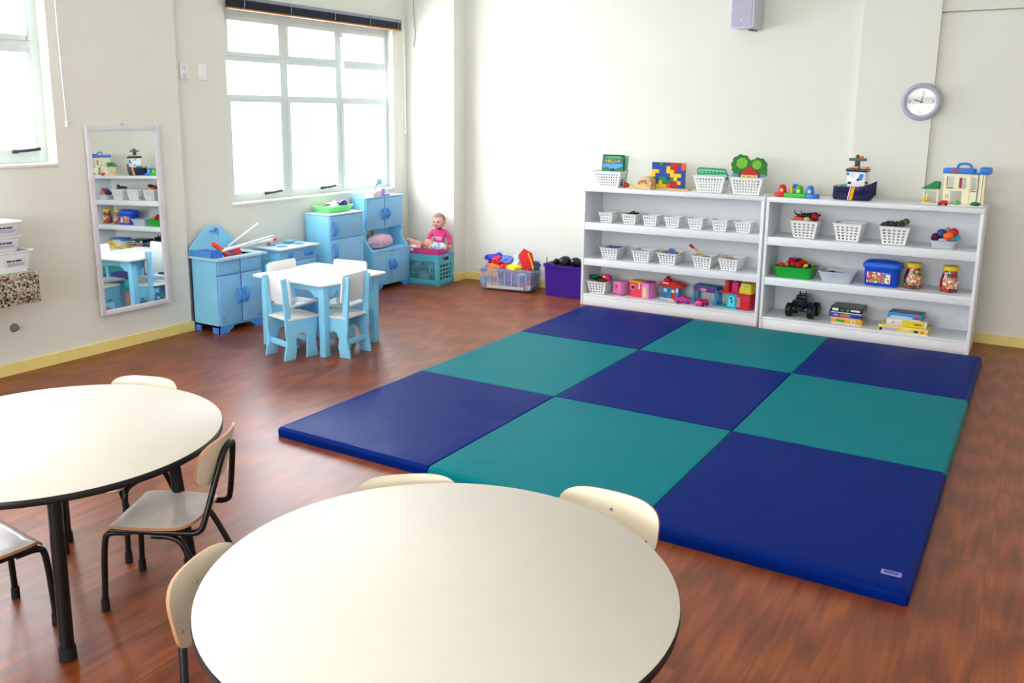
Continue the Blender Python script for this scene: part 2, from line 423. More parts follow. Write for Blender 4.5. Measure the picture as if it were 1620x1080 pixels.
# ------------------------------------------------------------------ blind over window_1, cords
t = thing('venetian_blind', 'dark navy venetian blind raised above the large three-column window', 'blind', (XR+.03, 2.86, 2.455))
m_ = MB(); m_.b(-.012, .032, -1.09, 1.09, .072, .10, bev=.003); m_.build('headrail', mat('blind_headrail', '#8d93a0', .4), t)
m_ = MB()
for k in range(16): m_.box((.012+.0015*(k % 2), 0, .012+.0038*k), (.04, 2.16, .0026), bev=0)
m_.build('slats', mat('navy_slat', '#1c2336', .45), t)
m_ = MB(); m_.b(-.012, .036, -1.085, 1.085, -.004, .008, bev=.002); m_.build('bottom_rail', mat('sun_glow_rail', '#b5713a', .5), t)  # orange of the rail is sun glow put into its colour
for y in (-.93, -.42, .12, .6, 1.02):
    m_ = MB(); m_.tube([(.037, y-.004, .095), (.042, y+.006, .05), (.038, y, .0)], .0035, 6); m_.build('ladder_cord', mat('grey_cord', '#8b8f98', .7), t)
m_ = MB(); m_.tube([(.04, 1.10, .08), (.045, 1.11, -.3), (.045, 1.115, -.95)], .0022, 6); m_.cyl((.045, 1.115, -.99), (.045, 1.115, -.95), .007, .003, 8)
m_.build('pull_cord', WHITE, t)
t = thing('blind_pull_cord', 'thin white pull cord with a tassel hanging right of the left window', 'cord', (XW+.02, .35, 1.56))
m_ = MB(); m_.tube([(.02, -.02, .98), (.012, -.015, .5), (.004, 0, .04)], .0035, 6, smooth=1); m_.build('cord', WHITE, t)
m_ = MB(); m_.lathe([(.003, .045), (.009, .03), (.010, 0), (.004, -.004)], (.004, 0, 0), 10); m_.build('tassel', WHITE, t)
m_ = MB(); m_.tube([(-2.17, 4.09, 2.75), (-2.165, 4.088, 2.55), (-2.15, 4.09, 2.45), (-2.175, 4.09, 2.31)], .004, 6, smooth=2)
solo(m_.build('wall_cable', GREYP), 'thin loose grey cable hanging down the corner column beside the window', 'cable')

# ------------------------------------------------------------------ wall fittings on the left
t = thing('switch_plate', 'white wall plate with two sockets, left of the pair beside the large window', 'switch', (XR, 1.37, 1.96))
m_ = MB(); m_.box((.005, 0, 0), (.01, .075, .118), bev=.004); m_.build('plate', WHITE, t)
for z in (.028, -.028):
    m_ = MB(); m_.lathe([(.017, .009), (.017, .0125), (.011, .013)], n=16, M=T(0, 0, z) @ ROTY(PI/2)); m_.build('socket', mat('pale_socket', '#dcdbe4', .4), t)
t = thing('blank_plate', 'plain white blank wall plate, right of the pair beside the large window', 'wall plate', (XR, 1.54, 1.96))
m_ = MB(); m_.box((.005, 0, 0), (.01, .075, .118), bev=.004); m_.build('plate', WHITE, t)
m_ = MB(); m_.box((.0105, 0, 0), (.003, .045, .08), bev=.001); m_.build('cover', WHITE, t)

# mirror
t = thing('wall_mirror', 'tall narrow rectangular mirror in a white frame on the left wall', 'mirror', (XW+.030, .77, .265), rot=(0, math.radians(-1.1), 0))
MW, MH = .58, 1.30; fw = .034
m_ = MB()
for y0, y1, z0, z1 in ((-MW/2, -MW/2+fw, 0, MH), (MW/2-fw, MW/2, 0, MH), (-MW/2+fw, MW/2-fw, 0, fw), (-MW/2+fw, MW/2-fw, MH-fw, MH)):
    m_.b(0, .022, y0, y1, z0, z1, bev=.004)
m_.build('frame', mat('white_mirror_frame', '#dcdae2', .4), t)
m_ = MB(); m_.b(.004, .008, -MW/2+fw-.005, MW/2-fw+.005, fw-.005, MH-fw+.005)
mm = bpy.data.materials.new('silvered_glass'); mm.use_nodes = True; p = mm.node_tree.nodes['Principled BSDF']
p.inputs['Metallic'].default_value = 1; p.inputs['Roughness'].default_value = .015; p.inputs['Base Color'].default_value = (.86, .9, .87, 1)
m_.build('mirror_glass', mm, t)
m_ = MB(); m_.tube([(.008, -.012, MH), (.008, -.010, MH+.016), (.008, .010, MH+.016), (.008, .012, MH)], .0025, 8, smooth=2); m_.build('hanging_loop', STEEL, t)

# granite counter with stacked trays, wall plug
GX, GY = -1.90, -.10
t = thing('granite_counter', 'speckled brown granite counter end with deep apron on the left wall', 'counter', (XW, GY, .5))
m_ = MB(); m_.b(.001, GX-XW, -1.3, 0, .165, .20, bev=.004); m_.build('counter_top', GRAN, t)
m_ = MB(); m_.b(GX-XW-.03, GX-XW-.004, -1.3, -.002, .01, .165, bev=.003); m_.build('apron', GRAN, t)
TRAYM = mat('white_tray_plastic', '#eef1f2', .35)
def tray(w, d, h):
    """open tray, wall with sloping sides and rolled rim"""
    m_ = MB(); rings = []
    for sc, z, ins in ((.88, 0, 0), (1, h-.012, 0), (1.06, h-.008, 0), (1.06, h, 0), (.985, h, 0), (.86, .006, 0)):
        rings.append([m_.bm.verts.new((x, y, z)) for x, y in rrect(w*sc, d*sc, .03)])
    m_.skin(rings[:], cap=True); return m_
lab = ['lowest and widest of the white trays stacked on the granite counter', 'middle white tray in the stack on the granite counter', 'topmost white tray in the stack on the granite counter']
zt = .7005
for i, (ww, hh, y) in enumerate(((.40, .128, -.30), (.37, .095, -.345), (.37, .085, -.335))):
    t = thing('storage_tray', lab[i], 'tray', (-2.055, y, zt), group='white trays on the counter')
    tray(.22, ww, hh).build('tray_body', TRAYM, t)
    m_ = MB(); m_.box((.1085, .085, hh*.5), (.0016, .13, .04)); m_.build('paper_label', mat('label_lilac_paper', '#d9d3e4', .6), t)
    m_ = MB()
    for k, (a, b_) in enumerate(((.0, .03), (.035, .05), (.055, .09))): m_.box((.110, .03+(a+b_)/2, hh*.5+.008), (.001, b_-a, .008))
    for k in range(3): m_.box((.110, .085, hh*.5-.005-.006*k), (.0008, .1, .0012))
    m_.build('label_print', BLK, t)
    zt += hh+.0005 if i else hh+.0005
t = thing('wall_plug', 'grey round pipe cap sticking out of wall under the granite counter', 'pipe cap', (XW, -.112, .30))
m_ = MB(); m_.lathe([(.020, 0), (.020, .018), (.016, .022), (.016, .03), (.004, .032)], n=16, M=ROTY(PI/2)); m_.build('cap', mat('grey_pipe', '#807f7c', .5), t)
m_ = MB(); m_.lathe([(.028, 0), (.028, .004), (.02, .006)], n=18, M=ROTY(PI/2)); m_.build('flange', mat('grey_pipe', '#807f7c', .5), t)

# ------------------------------------------------------------------ clock, speaker
t = thing('wall_clock', 'round grey wall clock overhanging the pilaster edge on the back wall', 'clock', (2.415, YB-.086, 1.77), rot=(PI/2, 0, 0))
m_ = MB(); m_.lathe([(.135, 0), (.138, .012), (.130, .030), (.118, .036), (.104, .032), (.098, .018)], n=48, cap=False); m_.lathe([(.135, 0), (.0, .001)], n=48, cap=False)
m_.build('clock_frame', GREYP, t)
m_ = MB(); m_.lathe([(.1, .012), (.1, .016)], n=48); m_.build('dial', PAPER, t)
for s_, a in (('12', 0), ('3', 90), ('6', 180), ('9', 270)):
    a = math.radians(a); text(s_, .03, DSTEEL, t, T(.078*math.sin(a), .078*math.cos(a), .0165), 'numeral')
for nm, a, l, w in (('hour_hand', 287, .05, .007), ('minute_hand', 12, .07, .005), ('minute_tick', 0, 0, 0)):
    if l:
        a = math.radians(-a); m_ = MB(); m_.b(-w/2, w/2, -.012, l, .018, .0195); m_.xf(ROTZ(a)); m_.build(nm, BLK, t)
m_ = MB(); m_.lathe([(.1, .026), (.1, .0275)], n=48); m_.build('clock_glass', mat_glass('clock_glass', g=.015), t)
t = thing('wall_speaker', 'small pale grey loudspeaker mounted high on the back wall', 'speaker', (1.085, 4.19, 2.345), rz=math.radians(-6))
m_ = MB(); m_.prism(rrect(.19, .31, .012, cx=0, cy=.155), .16, bev=.006); m_.build('cabinet', mat('speaker_shell', '#cfcdd8', .4), t)
m_ = MB(); m_.prism(rrect(.165, .285, .008, cx=-.004, cy=.157), .006, T(0, -.082, 0)); m_.build('grille', mat('speaker_grille', '#bfbccf', .6, bump=.5, bscale=400), t)
m_ = MB(); m_.cyl((-.005, -.0875, .06), (-.005, -.0845, .06), .006, n=12); m_.build('badge', WHITE, t)
m_ = MB(); m_.cyl((.03, .03, -.012), (.03, .03, .002), .02, n=14); m_.box((.03, .085, -.006), (.03, .10, .008)); m_.build('bracket', DSTEEL, t)

# ------------------------------------------------------------------ foam mats: nine vinyl covered squares
MBLU = mat('navy_blue_vinyl', '#012172', .36, var=.03, nscale=3, bump=.25, bscale=9, spec=.03)
MTEA = mat('teal_vinyl', '#057882', .36, var=.03, nscale=3, bump=.25, bscale=9, spec=.03)
gx = [0, .978, 2.018, 3.02]; gy = [-.02, 1.237, 2.49, 3.63]
names = {(0, 0): 'blue foam floor mat at the left corner nearest the play table', (1, 0): 'teal foam floor mat in the front row, beside the left corner mat', (2, 0): 'blue foam floor mat in the front right corner, with a small tag',
 (0, 1): 'teal foam floor mat in the middle of the left edge', (1, 1): 'blue foam floor mat in the very centre of the nine', (2, 1): 'teal foam floor mat in the middle of the right edge',
 (0, 2): 'blue foam floor mat in the far left corner by the left shelf', (1, 2): 'teal foam floor mat in the far row, below the gap between the shelves', (2, 2): 'blue foam floor mat in the far right corner before the right shelf'}
for (i, j), nm in names.items():
    x0, x1, y0, y1 = gx[i], gx[i+1], gy[j], gy[j+1]
    if i == 0: x0 -= .0
    w, d = x1-x0-.002, y1-y0-.002; n = 26; m_ = MB(); hh = .05
    top = {}; cr = .022
    outer = (i == 0, i == 2, j == 0, j == 2)      # left, right, near, far edge is an outside edge
    def prof(t_, c_=cr):   # distance from edge -> height drop
        return 0 if t_ > c_ else c_ - math.sqrt(max(0, c_*c_-(c_-t_)**2))
    us = [-.5+.0] ; 
    def coords(L_):
        e = [0, .003, .008, .015, cr]; inner = [cr+(L_-2*cr)*k/n for k in range(1, n)]
        return e+inner+[L_-v for v in reversed(e)]
    X_ = coords(w); Y_ = coords(d); seed = i*3+j
    for a, x in enumerate(X_):
        for b_, y in enumerate(Y_):
            ex, ey = min(x, w-x), min(y, d-y); ox_ = outer[0] if x < w/2 else outer[1]; oy_ = outer[2] if y < d/2 else outer[3]
            dz = prof(ex, cr if ox_ else .004)+prof(ey, cr if oy_ else .004)
            k = 3.0; nz = noise.noise(Vector((x*2.2+seed*5, y*2.2, seed)))*.0028
            if (i, j) == (0, 0): nz += .003*noise.noise(Vector((x*6, y*9, 3)))*(1 if x > .55 else .2)
            px, py = x, y
            if ex < cr and ey < cr and ox_ and oy_:   # round the corner in plan
                cx_ = cr if x < w/2 else w-cr; cy_ = cr if y < d/2 else d-cr
                dx, dy = x-cx_, y-cy_; mx_ = max(abs(dx), abs(dy)); l_ = math.hypot(dx, dy)
                if l_ > 1e-6: px, py = cx_+dx/l_*mx_, cy_+dy/l_*mx_; dz = prof(cr-mx_)
            top[a, b_] = m_.bm.verts.new((px-w/2, py-d/2, hh-dz+nz*min(1, min(ex, ey)/.05)))
    A_, B_ = len(X_), len(Y_)
    for a in range(A_-1):
        for b_ in range(B_-1): m_.bm.faces.new((top[a, b_], top[a+1, b_], top[a+1, b_+1], top[a, b_+1]))
    loop = [top[a, 0] for a in range(A_)]+[top[A_-1, b_] for b_ in range(1, B_)]+[top[a, B_-1] for a in range(A_-2, -1, -1)]+[top[0, b_] for b_ in range(B_-2, 0, -1)]
    low = [m_.bm.verts.new((v.co.x*.997, v.co.y*.997, .0)) for v in loop]
    for k in range(len(loop)): q = (k+1) % len(loop); m_.bm.faces.new((loop[k], loop[q], low[q], low[k]))
    m_.bm.faces.new(low)
    if (i, j) == (2, 0):
        t = thing('floor_mat', nm, 'mat', ((x0+x1)/2, (y0+y1)/2, 0), group='checkerboard floor mats')
        m_.build('cover', MBLU, t, sharp=60)
        g = MB(); g.prism(rrect(.068, .036, .007), .002, T(.425, -.508, .0525) @ ROTZ(math.radians(2)) @ FLAT); g.build('tag', mat('lilac_tag', '#8a83c8', .4), t)
        g = MB()
        for k in range(4): g.box((.425, -.497-.006*k, .0540), (.05, .0018, .0006))
        g.build('tag_print', NAVY, t)
    else:
        o = m_.build('floor_mat', MTEA if (i+j) % 2 else MBLU, sharp=60)
        solo(o, nm, 'mat', ((x0+x1)/2, (y0+y1)/2, 0), group='checkerboard floor mats')

# ------------------------------------------------------------------ round tables and school chairs
def round_table(label, loc, rz, R):
    t = thing('round_table', label, 'table', loc, rz)
    h = .59
    m_ = MB(); m_.lathe([(R-.004, h-.004), (R-.001, h-.002), (R-.0035, h)], n=96); 
    m_.build('table_top', CREAM, t)
    m_ = MB(); m_.lathe([(R-.03, h-.026), (R, h-.024), (R+.001, h-.006), (R-.001, h-.0032), (R-.03, h-.0035)], n=96); m_.build('edge_band', BLACK, t)
    m_ = MB()
    for a in (0, PI/2):
        m_.box((0, 0, h-.04), (.76, .03, .03), rot=(0, 0, a))
    m_.lathe([(.36, h-.05), (.385, h-.05), (.385, h-.027), (.36, h-.027), (.36, h-.05)], n=48, cap=False)
    m_.build('under_frame', BLACK, t)
    for k in range(4):
        a = PI/2*k; c, s_ = math.cos(a), math.sin(a)
        m_ = MB(); m_.cyl((c*.365, s_*.365, h-.03), (c*.418, s_*.418, .03), .0215, n=20)
        lg = m_.build('leg', BLACK, t)
        m_ = MB(); m_.cyl((c*.4165, s_*.4165, .04), (c*.42, s_*.42, .001), .0255, .0265, n=20); m_.build('rubber_foot', RUBBER, lg)
    return t
RT = .552
a_leg = math.atan2(-1.746+1.524, .866-.514)
round_table('large round cream table with black edge at the left, cut by the frame', (.514, -1.524, 0), a_leg, RT)
round_table('large round cream table with black edge in the foreground centre', (2.165, -1.592, 0), math.radians(20), RT)

def plysheet(m_, w, d, th, zf, n=22, ex=4.5):
    """rounded plywood sheet; zf(u,v) gives (dx,dy,dz)"""
    V = {}
    for lay in (0, 1):
        for a in range(n+1):
            for b_ in range(n+1):
                u, v = -1+2*a/n, -1+2*b_/n; mx = max(abs(u), abs(v))
                k = mx/((abs(u)**ex+abs(v)**ex)**(1/ex)) if mx > 0 else 1
                x, y = u*k*w/2, v*k*d/2; q = zf(u*k, v*k)
                V[lay, a, b_] = m_.bm.verts.new((x+q[0], y+q[1], q[2]-th*lay))
    for lay in (0, 1):
        for a in range(n):
            for b_ in range(n): 
                m_.bm.faces.new((V[lay, a, b_], V[lay, a+1, b_], V[lay, a+1, b_+1], V[lay, a, b_+1]))
    P = [(a, 0) for a in range(n)]+[(n, b_) for b_ in range(n)]+[(a, n) for a in range(n, 0, -1)]+[(0, b_) for b_ in range(n, 0, -1)]
    for k in range(len(P)):
        p_, q = P[k], P[(k+1) % len(P)]
        f = m_.bm.faces.new((V[0, *p_], V[0, *q], V[1, *q], V[1, *p_])); f.material_index = 1
def make_chair(label, loc, rz, backm):
    t = thing('school_chair', label, 'chair', loc, rz)
    zs = .312
    m_ = MB()
    def sf(u, v):
        dz = zs
        if v < -.72: dz -= .042*((-v-.72)/.28)**1.5            # waterfall front
        if v > .55: dz += .014*((v-.55)/.45)**2
        dz -= .008*(1-u*u)*(1-min(1, abs(v)))                     # dished seat
        return (-.010*u*max(0, v), 0, dz)
    plysheet(m_, .295, .325, .010, sf); m_.xf(T(0, .008, 0))
    st = m_.build('seat', [PLYW, PLYEDGE], t, sharp=50)
    for x, y in ((-.085, -.06), (.085, -.06), (-.085, .09), (.085, .09)):
        g = MB(); g.lathe([(.0055, 0), (.004, .002), (.001, .0025)], (x, y, zs-.006), 10); g.build('rivet', STEEL, st)
    m_ = MB()
    plysheet(m_, .31, .165, .009, lambda u, v: (0, 0, .032*(u*u)), ex=3.4)
    # stand it up: local y -> z, normal -> -y (towards the sitter), leaning back
    lean = math.radians(13)
    M_ = T(0, .226, .518) @ ROTX(PI/2-lean) 
    m_.xf(M_); bk = m_.build('backrest', [backm, PLYEDGE], t, sharp=50)
    for x, y in ((0, .03), (-.12, -.03), (.12, -.03)):
        g = MB(); g.lathe([(.0055, 0), (.004, .002), (.001, .0025)], n=10); g.xf(M_ @ T(x, y, .032*(x/.155)**2-.0003)); g.build('rivet', STEEL, bk)
    # steel tube frame
    fr = MB()
    P = [(-.128, -.115, .290), (-.128, .12, .290), (-.128, .190, .292), (-.118, .204, .335), (-.060, .241, .51), (-.034, .252, .560), (.034, .252, .560), (.060, .241, .51), (.118, .204, .335), (.128, .190, .292), (.128, .12, .290), (.128, -.115, .290)]
    fr.tube(P, .0105, 12, smooth=2)
    fr.tube([(-.128, .06, .279), (.128, .06, .279)], .008, 10); fr.tube([(-.128, -.08, .282), (.128, -.08, .282)], .008, 10)
    fr.build('back_and_seat_tube', BLACK, t)
    for s_ in (-1, 1):
        for pts in ([(s_*.128, -.05, .283), (s_*.128, -.12, .283), (s_*.130, -.142, .262), (s_*.136, -.152, .03)],
                    [(s_*.120, .02, .272), (s_*.122, .10, .272), (s_*.124, .135, .235), (s_*.138, .225, .03)]):
            m_ = MB(); m_.tube(pts, .0105, 12, smooth=2); lg = m_.build('leg', BLACK, t)
            p = pts[-1]; m_ = MB(); dy = .004 if p[1] > 0 else 0
            m_.cyl((p[0], p[1]-dy, .042), (p[0], p[1]+dy*2, .001), .0135, .0142, n=14); m_.build('rubber_foot', RUBBER, lg)
    return t
R_ = math.radians
chA = make_chair('cream plywood school chair with whole seat showing, right of the left round table', (.797, -1.327, 0), R_(-61.9), PLYBACK)
CG = 'cream plywood school chairs around the round tables'; chA['group'] = CG
dup(chA, 'plywood school chair behind the left round table, only backrest top and legs showing', (.328, -1.171, 0), R_(19.5), CG)
dup(chA, 'plywood school chair at the bottom left frame edge, only part of seat and legs showing', (.52, -1.80, 0), R_(176), CG)
dup(chA, 'plywood school chair behind the foreground round table, at its upper left beside the mat', (1.898, -1.349, 0), R_(40.5), CG)
dup(chA, 'plywood school chair behind the foreground round table, at its upper right over the mat', (2.315, -1.18, 0), R_(1), CG)
dup(chA, 'plywood school chair at the left side of the foreground round table, seen from inside', (1.857, -1.782, 0), R_(109), CG)

# ------------------------------------------------------------------ shelves
def shelf_unit(label, x0, x1, yf):
    t = thing('toy_shelf', label, 'shelf', ((x0+x1)/2, yf, 0)); w = x1-x0; d = .38; th = .022
    for s_ in (-1, 1):
        m_ = MB(); a = s_*w/2; m_.b(a, a-s_*th, 0, d, 0, 1.008, bev=.0015); m_.build('side_panel', WSHELF, t)
    m_ = MB(); m_.b(-w/2-.002, w/2+.002, -.003, d, 1.008, 1.043, bev=.002); m_.build('top_board', WSHELF, t)
    m_ = MB(); m_.b(-w/2+th, w/2-th, d-.012, d-.002, .05, 1.008); m_.build('back_panel', WSHELF, t)
    i = w/2-th-.0005
    for z, f in ((.737, .064), (.418, .060)):
        m_ = MB(); m_.b(-i, i, .018, d-.013, z-.018, z); m_.b(-i, i, .002, .018, z-f, z, bev=.0015); m_.build('shelf_board', WSHELF, t)
    m_ = MB(); m_.b(-i, i, .012, d-.013, .082, .10); m_.build('bottom_board', WSHELF, t)
    m_ = MB(); m_.b(-i, i, .004, .02, .0, .082, bev=.001); m_.build('plinth', WSHELF, t)
    m_ = MB(); m_.b(-i, i, .002, .012, .0825, .10, bev=.001); m_.build('board_edge', WSHELF, t)
    return t
shelf_unit('white open toy shelf on the left, holding the small baskets', -.150, 1.418, 3.84)
shelf_unit('white open toy shelf on the right, under the wall clock', 1.446, 2.925, 3.80)
ZT, Z1, Z2, Z3 = 1.0435, .7375, .4185, .1005

# ------------------------------------------------------------------ play kitchen furniture (local: front = -y, then turned to face +x)
F90 = PI/2
def bracket_feet(t, w, d, yf, h=.045):
    for s_ in (-1, 1):
        pts = [(s_*w/2, 0), (s_*(w/2-.09), 0), (s_*(w/2-.10), h*.35), (s_*(w/2-.125), h*.55), (s_*(w/2-.14), h), (s_*w/2, h)]
        m_ = MB(); m_.prism(pts, .018, T(0, yf+.014, 0)); m_.b(s_*w/2, s_*(w/2-.018), yf+.006, yf+.09, 0, h)
        m_.b(s_*w/2, s_*(w/2-.018), yf+d-.07, yf+d-.002, 0, h); m_.build('foot', MBLUE, t)
def arc_handle(x, y, z, L, parent, r=.012, vert=True):
    m_ = MB(); P = []
    for i in range(9):
        a = -1+2*i/8; P.append((x, y-.028*(1-a*a)-.002, z+a*L/2) if vert else (x+a*L/2, y-.028*(1-a*a)-.002, z))
    m_.tube(P, r, 10); m_.build('handle', MBLUE, parent)
def hinge_dots(x, y, z, parent, sx, sz):
    m_ = MB()
    for a, b_ in ((0, 0), (sx*.03, 0), (0, sz*.03)): m_.cyl((x+a, y-.0015, z+b_), (x+a, y+.001, z+b_), .0045, n=8)
    m_.build('screws', DSTEEL, parent)
# sink cabinet
t = thing('play_sink_cabinet', 'sky blue toy sink cabinet with scalloped back board, leftmost of the play kitchen', 'toy cabinet', (-2.10, 1.525, 0), F90)
w, d, h = .45, .30, .565; yf = -.17
m_ = MB(); m_.b(-w/2, -w/2+.015, yf+.016, yf+d, .045, h); m_.b(w/2-.015, w/2, yf+.016, yf+d, .045, h); m_.b(-w/2, w/2, yf+d-.012, yf+d, .045, h); m_.b(-w/2, w/2, yf+.016, yf+d, .045, .06); m_.b(-.008, .008, yf+.016, yf+.03, .06, h); m_.b(-w/2, w/2, yf+.016, yf+.03, .445, .452)
m_.build('body', LBLUE, t)
m_ = MB(); x0, x1, y0, y1 = -w/2-.02, w/2+.03, yf-.03, yf+d+.005
m_.b(x0, -.15, y0, y1, h, h+.016); m_.b(.15, x1, y0, y1, h, h+.016); m_.b(-.15, .15, y0, -.13, h, h+.016); m_.b(-.15, .15, .07, y1, h, h+.016)
m_.build('counter_top', mat('pale_blue_top', '#bfe0f2', .35), t)
m_ = MB(); m_.b(-.15, .15, -.13, .07, h-.08, h-.075); 
for a in ((-.155, -.15, -.13, .07), (.15, .155, -.13, .07), (-.15, .15, -.135, -.13), (-.15, .15, .07, .075)): m_.b(*a, h-.08, h+.015)
m_.build('basin', WPLAS, t)
P = []
prof = [(-.235, .0), (-.235, .045), (-.222, .075), (-.195, .09), (-.175, .10), (-.155, .125), (-.135, .145), (-.118, .160), (-.102, .182), (-.075, .201), (-.04, .211), (0, .213)]
P = prof + [(-x, z) for x, z in reversed(prof[:-1])]
m_ = MB(); m_.prism([(x, z+h+.016) for x, z in P], .014, T(0, yf+d-.002, 0), bev=.002); m_.build('back_board', LBLUE, t)
m_ = MB(); m_.b(-.235, -.221, yf+.06, yf+d-.01, h+.016, h+.062, bev=.002); m_.build('side_board', mat('mid_blue_lacquer', '#4f9be8', .4), t)
m_ = MB(); m_.box((0, yf+d-.022, h+.185), (.085, .02, .014), bev=.003); m_.tube([(.01, yf+d-.02, h+.18), (.01, yf+d-.05, h+.178), (.01, yf+d-.055, h+.15)], .008, 8, smooth=1); fc = m_.build('faucet', MBLUE, t)
m_ = MB(); m_.ball((.018, yf+d-.024, h+.20), .010); m_.build('tap_knob', RED, fc)
for s_ in (-1, 1):
    m_ = MB(); cx = s_*w/4; m_.b(cx-.104, cx+.104, yf+.002, yf+.016, .455, h-.006, bev=.002); dr = m_.build('drawer', LBLUE2, t)
    m_ = MB(); m_.ball((cx, yf-.002, .51), .0075); m_.build('knob', LBLUE, dr)
    m_ = MB(); m_.b(cx-.104, cx+.104, yf, yf+.016, .062, .442, bev=.002); dr = m_.build('door', LBLUE2, t)
    arc_handle(s_*.035, yf, .275, .11, dr)
    hinge_dots(s_*.19, yf, .085, dr, -s_, 1)
bracket_feet(t, w, d, yf)
# stove
t = thing('play_stove', 'sky blue toy stove with three round knobs, between sink cabinet and toy fridge', 'toy stove', (-2.10, 2.16, 0), F90)
w, d, h = .42, .29, .56; yf = -.165
m_ = MB(); m_.b(-w/2, w/2, yf+.016, yf+d, .045, h, bev=.002); m_.build('body', LBLUE, t)
m_ = MB(); m_.b(-w/2-.03, w/2+.02, yf-.03, yf+d+.004, h, h+.015, bev=.002); m_.build('stove_top', mat('pale_blue_top', '#bfe0f2', .35), t)
for x, y in ((-.10, -.08), (.10, -.08), (-.10, .05), (.10, .05)):
    m_ = MB(); m_.lathe([(.045, .0), (.045, .004), (.030, .004), (.030, .001)], (x, y, h+.015), 20); m_.build('burner', mat('burner_blue', '#6f9fc4', .5), t)
m_ = MB(); m_.b(-w/2+.004, w/2-.004, yf+.002, yf+.016, .465, h-.004, bev=.002); m_.build('control_panel', LBLUE2, t)
for x in (-.10, .09, .155):
    m_ = MB(); m_.lathe([(.021, 0), (.021, .012), (.013, .022), (.002, .024)], n=16, M=T(x, yf+.002, .508) @ ROTX(PI/2)); m_.build('knob', MBLUE, t)
m_ = MB(); m_.b(-w/2+.004, w/2-.004, yf+.001, yf+.016, .09, .455, bev=.002); dr = m_.build('oven_door', LBLUE2, t)
arc_handle(0, yf, .41, .22, dr, vert=False); hinge_dots(.18, yf, .43, dr, -1, -1)
bracket_feet(t, w, d, yf)
# fridge
t = thing('play_fridge', 'tall sky blue toy fridge with two doors and a green tray on top', 'toy fridge', (-2.10, 2.785, 0), F90)
w, d, h = .44, .30, .785; yf = -.155
m_ = MB(); m_.b(-w/2, w/2, yf+.016, yf+d-.01, .045, h, bev=.002); m_.build('body', LBLUE, t)
m_ = MB(); m_.b(-w/2-.004, w/2+.004, yf-.004, yf+d-.008, h, h+.012, bev=.002); m_.build('top_board', mat('pale_blue_top', '#bfe0f2', .35), t)
for z0, z1 in ((.58, h-.004), (.06, .573)):
    m_ = MB(); m_.b(-w/2+.003, w/2-.003, yf, yf+.016, z0, z1, bev=.002); dr = m_.build('door', LBLUE2, t)
    arc_handle(-w/2+.045, yf, z0+.09 if z0 > .5 else z1-.10, .12, dr, .013)
    hinge_dots(w/2-.03, yf, z1-.03, dr, -1, -1)
bracket_feet(t, w, d, yf)
# cupboard
t = thing('play_cupboard', 'tallest sky blue toy cupboard with open curved niche and four small doors', 'toy cupboard', (-2.10, 3.485, 0), F90)
w, h = .56, .875; yf = -.10; yt = -.02; yb = .155
prof = [(yb, .045), (yf+.016, .045), (yf+.016, .385), (-.075, .40), (-.045, .43), (-.012, .465), (.000, .50), (-.002, .535), (-.016, .565), (yt+.016, .585), (yt+.016, h), (yb, h)]
for s_ in (-1, 1):
    m_ = MB(); m_.prism(prof, .016, T(s_*(w/2-.008), 0, 0) @ ROTZ(PI/2)); m_.build('side_panel', LBLUE, t)
m_ = MB(); i = w/2-.016
m_.b(-i, i, yf+.016, yb-.008, .045, .06); m_.build('board', LBLUE, t)
for a_ in ((-i, i, yf-.004, yb-.008, .375, .39), (-i, i, yt+.016, yb-.008, .578, .592)):
    m_ = MB(); m_.b(*a_); m_.build('board', LBLUE, t)
m_ = MB(); m_.b(-w/2-.004, w/2+.004, yt-.004, yb, h, h+.012); m_.build('top_board', LBLUE, t)
m_ = MB(); m_.b(-i, i, yb-.010, yb-.004, .05, .40); m_.b(-i, i, yb-.010, yb-.004, .56, h-.002); m_.b(.02, i, yb-.010, yb-.004, .40, .56); m_.build('back_panel', LBLUE, t)
for s_ in (-1, 1):
    cx = s_*w/4
    m_ = MB(); m_.b(cx-.137, cx+.137, yf, yf+.016, .062, .372, bev=.002); dr = m_.build('door', LBLUE2, t)
    arc_handle(s_*.035, yf, .235, .09, dr); hinge_dots(s_*.25, yf, .345, dr, -s_, -1)
    m_ = MB(); m_.b(cx-.134, cx+.134, yt, yt+.016, .594, h-.004, bev=.002); dr = m_.build('door', LBLUE2, t)
    arc_handle(s_*.035, yt, .72, .09, dr); hinge_dots(s_*.25, yt, h-.03, dr, -s_, -1)
bracket_feet(t, w, .255, yf)
m_ = MB(); m_.ball((0, 0, .070), (.185, .085, .072), sub=4, amp=.10, fr=2.2, seed=4)
solo(m_.build('bundled_cloth', mat('pink_wrapped_cloth', '#e2b6c9', .35, var=.18, nscale=25, bump=.6, bscale=25, coat=.4)), 'pink bundle wrapped in clear plastic lying in the niche of the toy cupboard', 'bundle', (-2.105, 3.42, .388), F90)

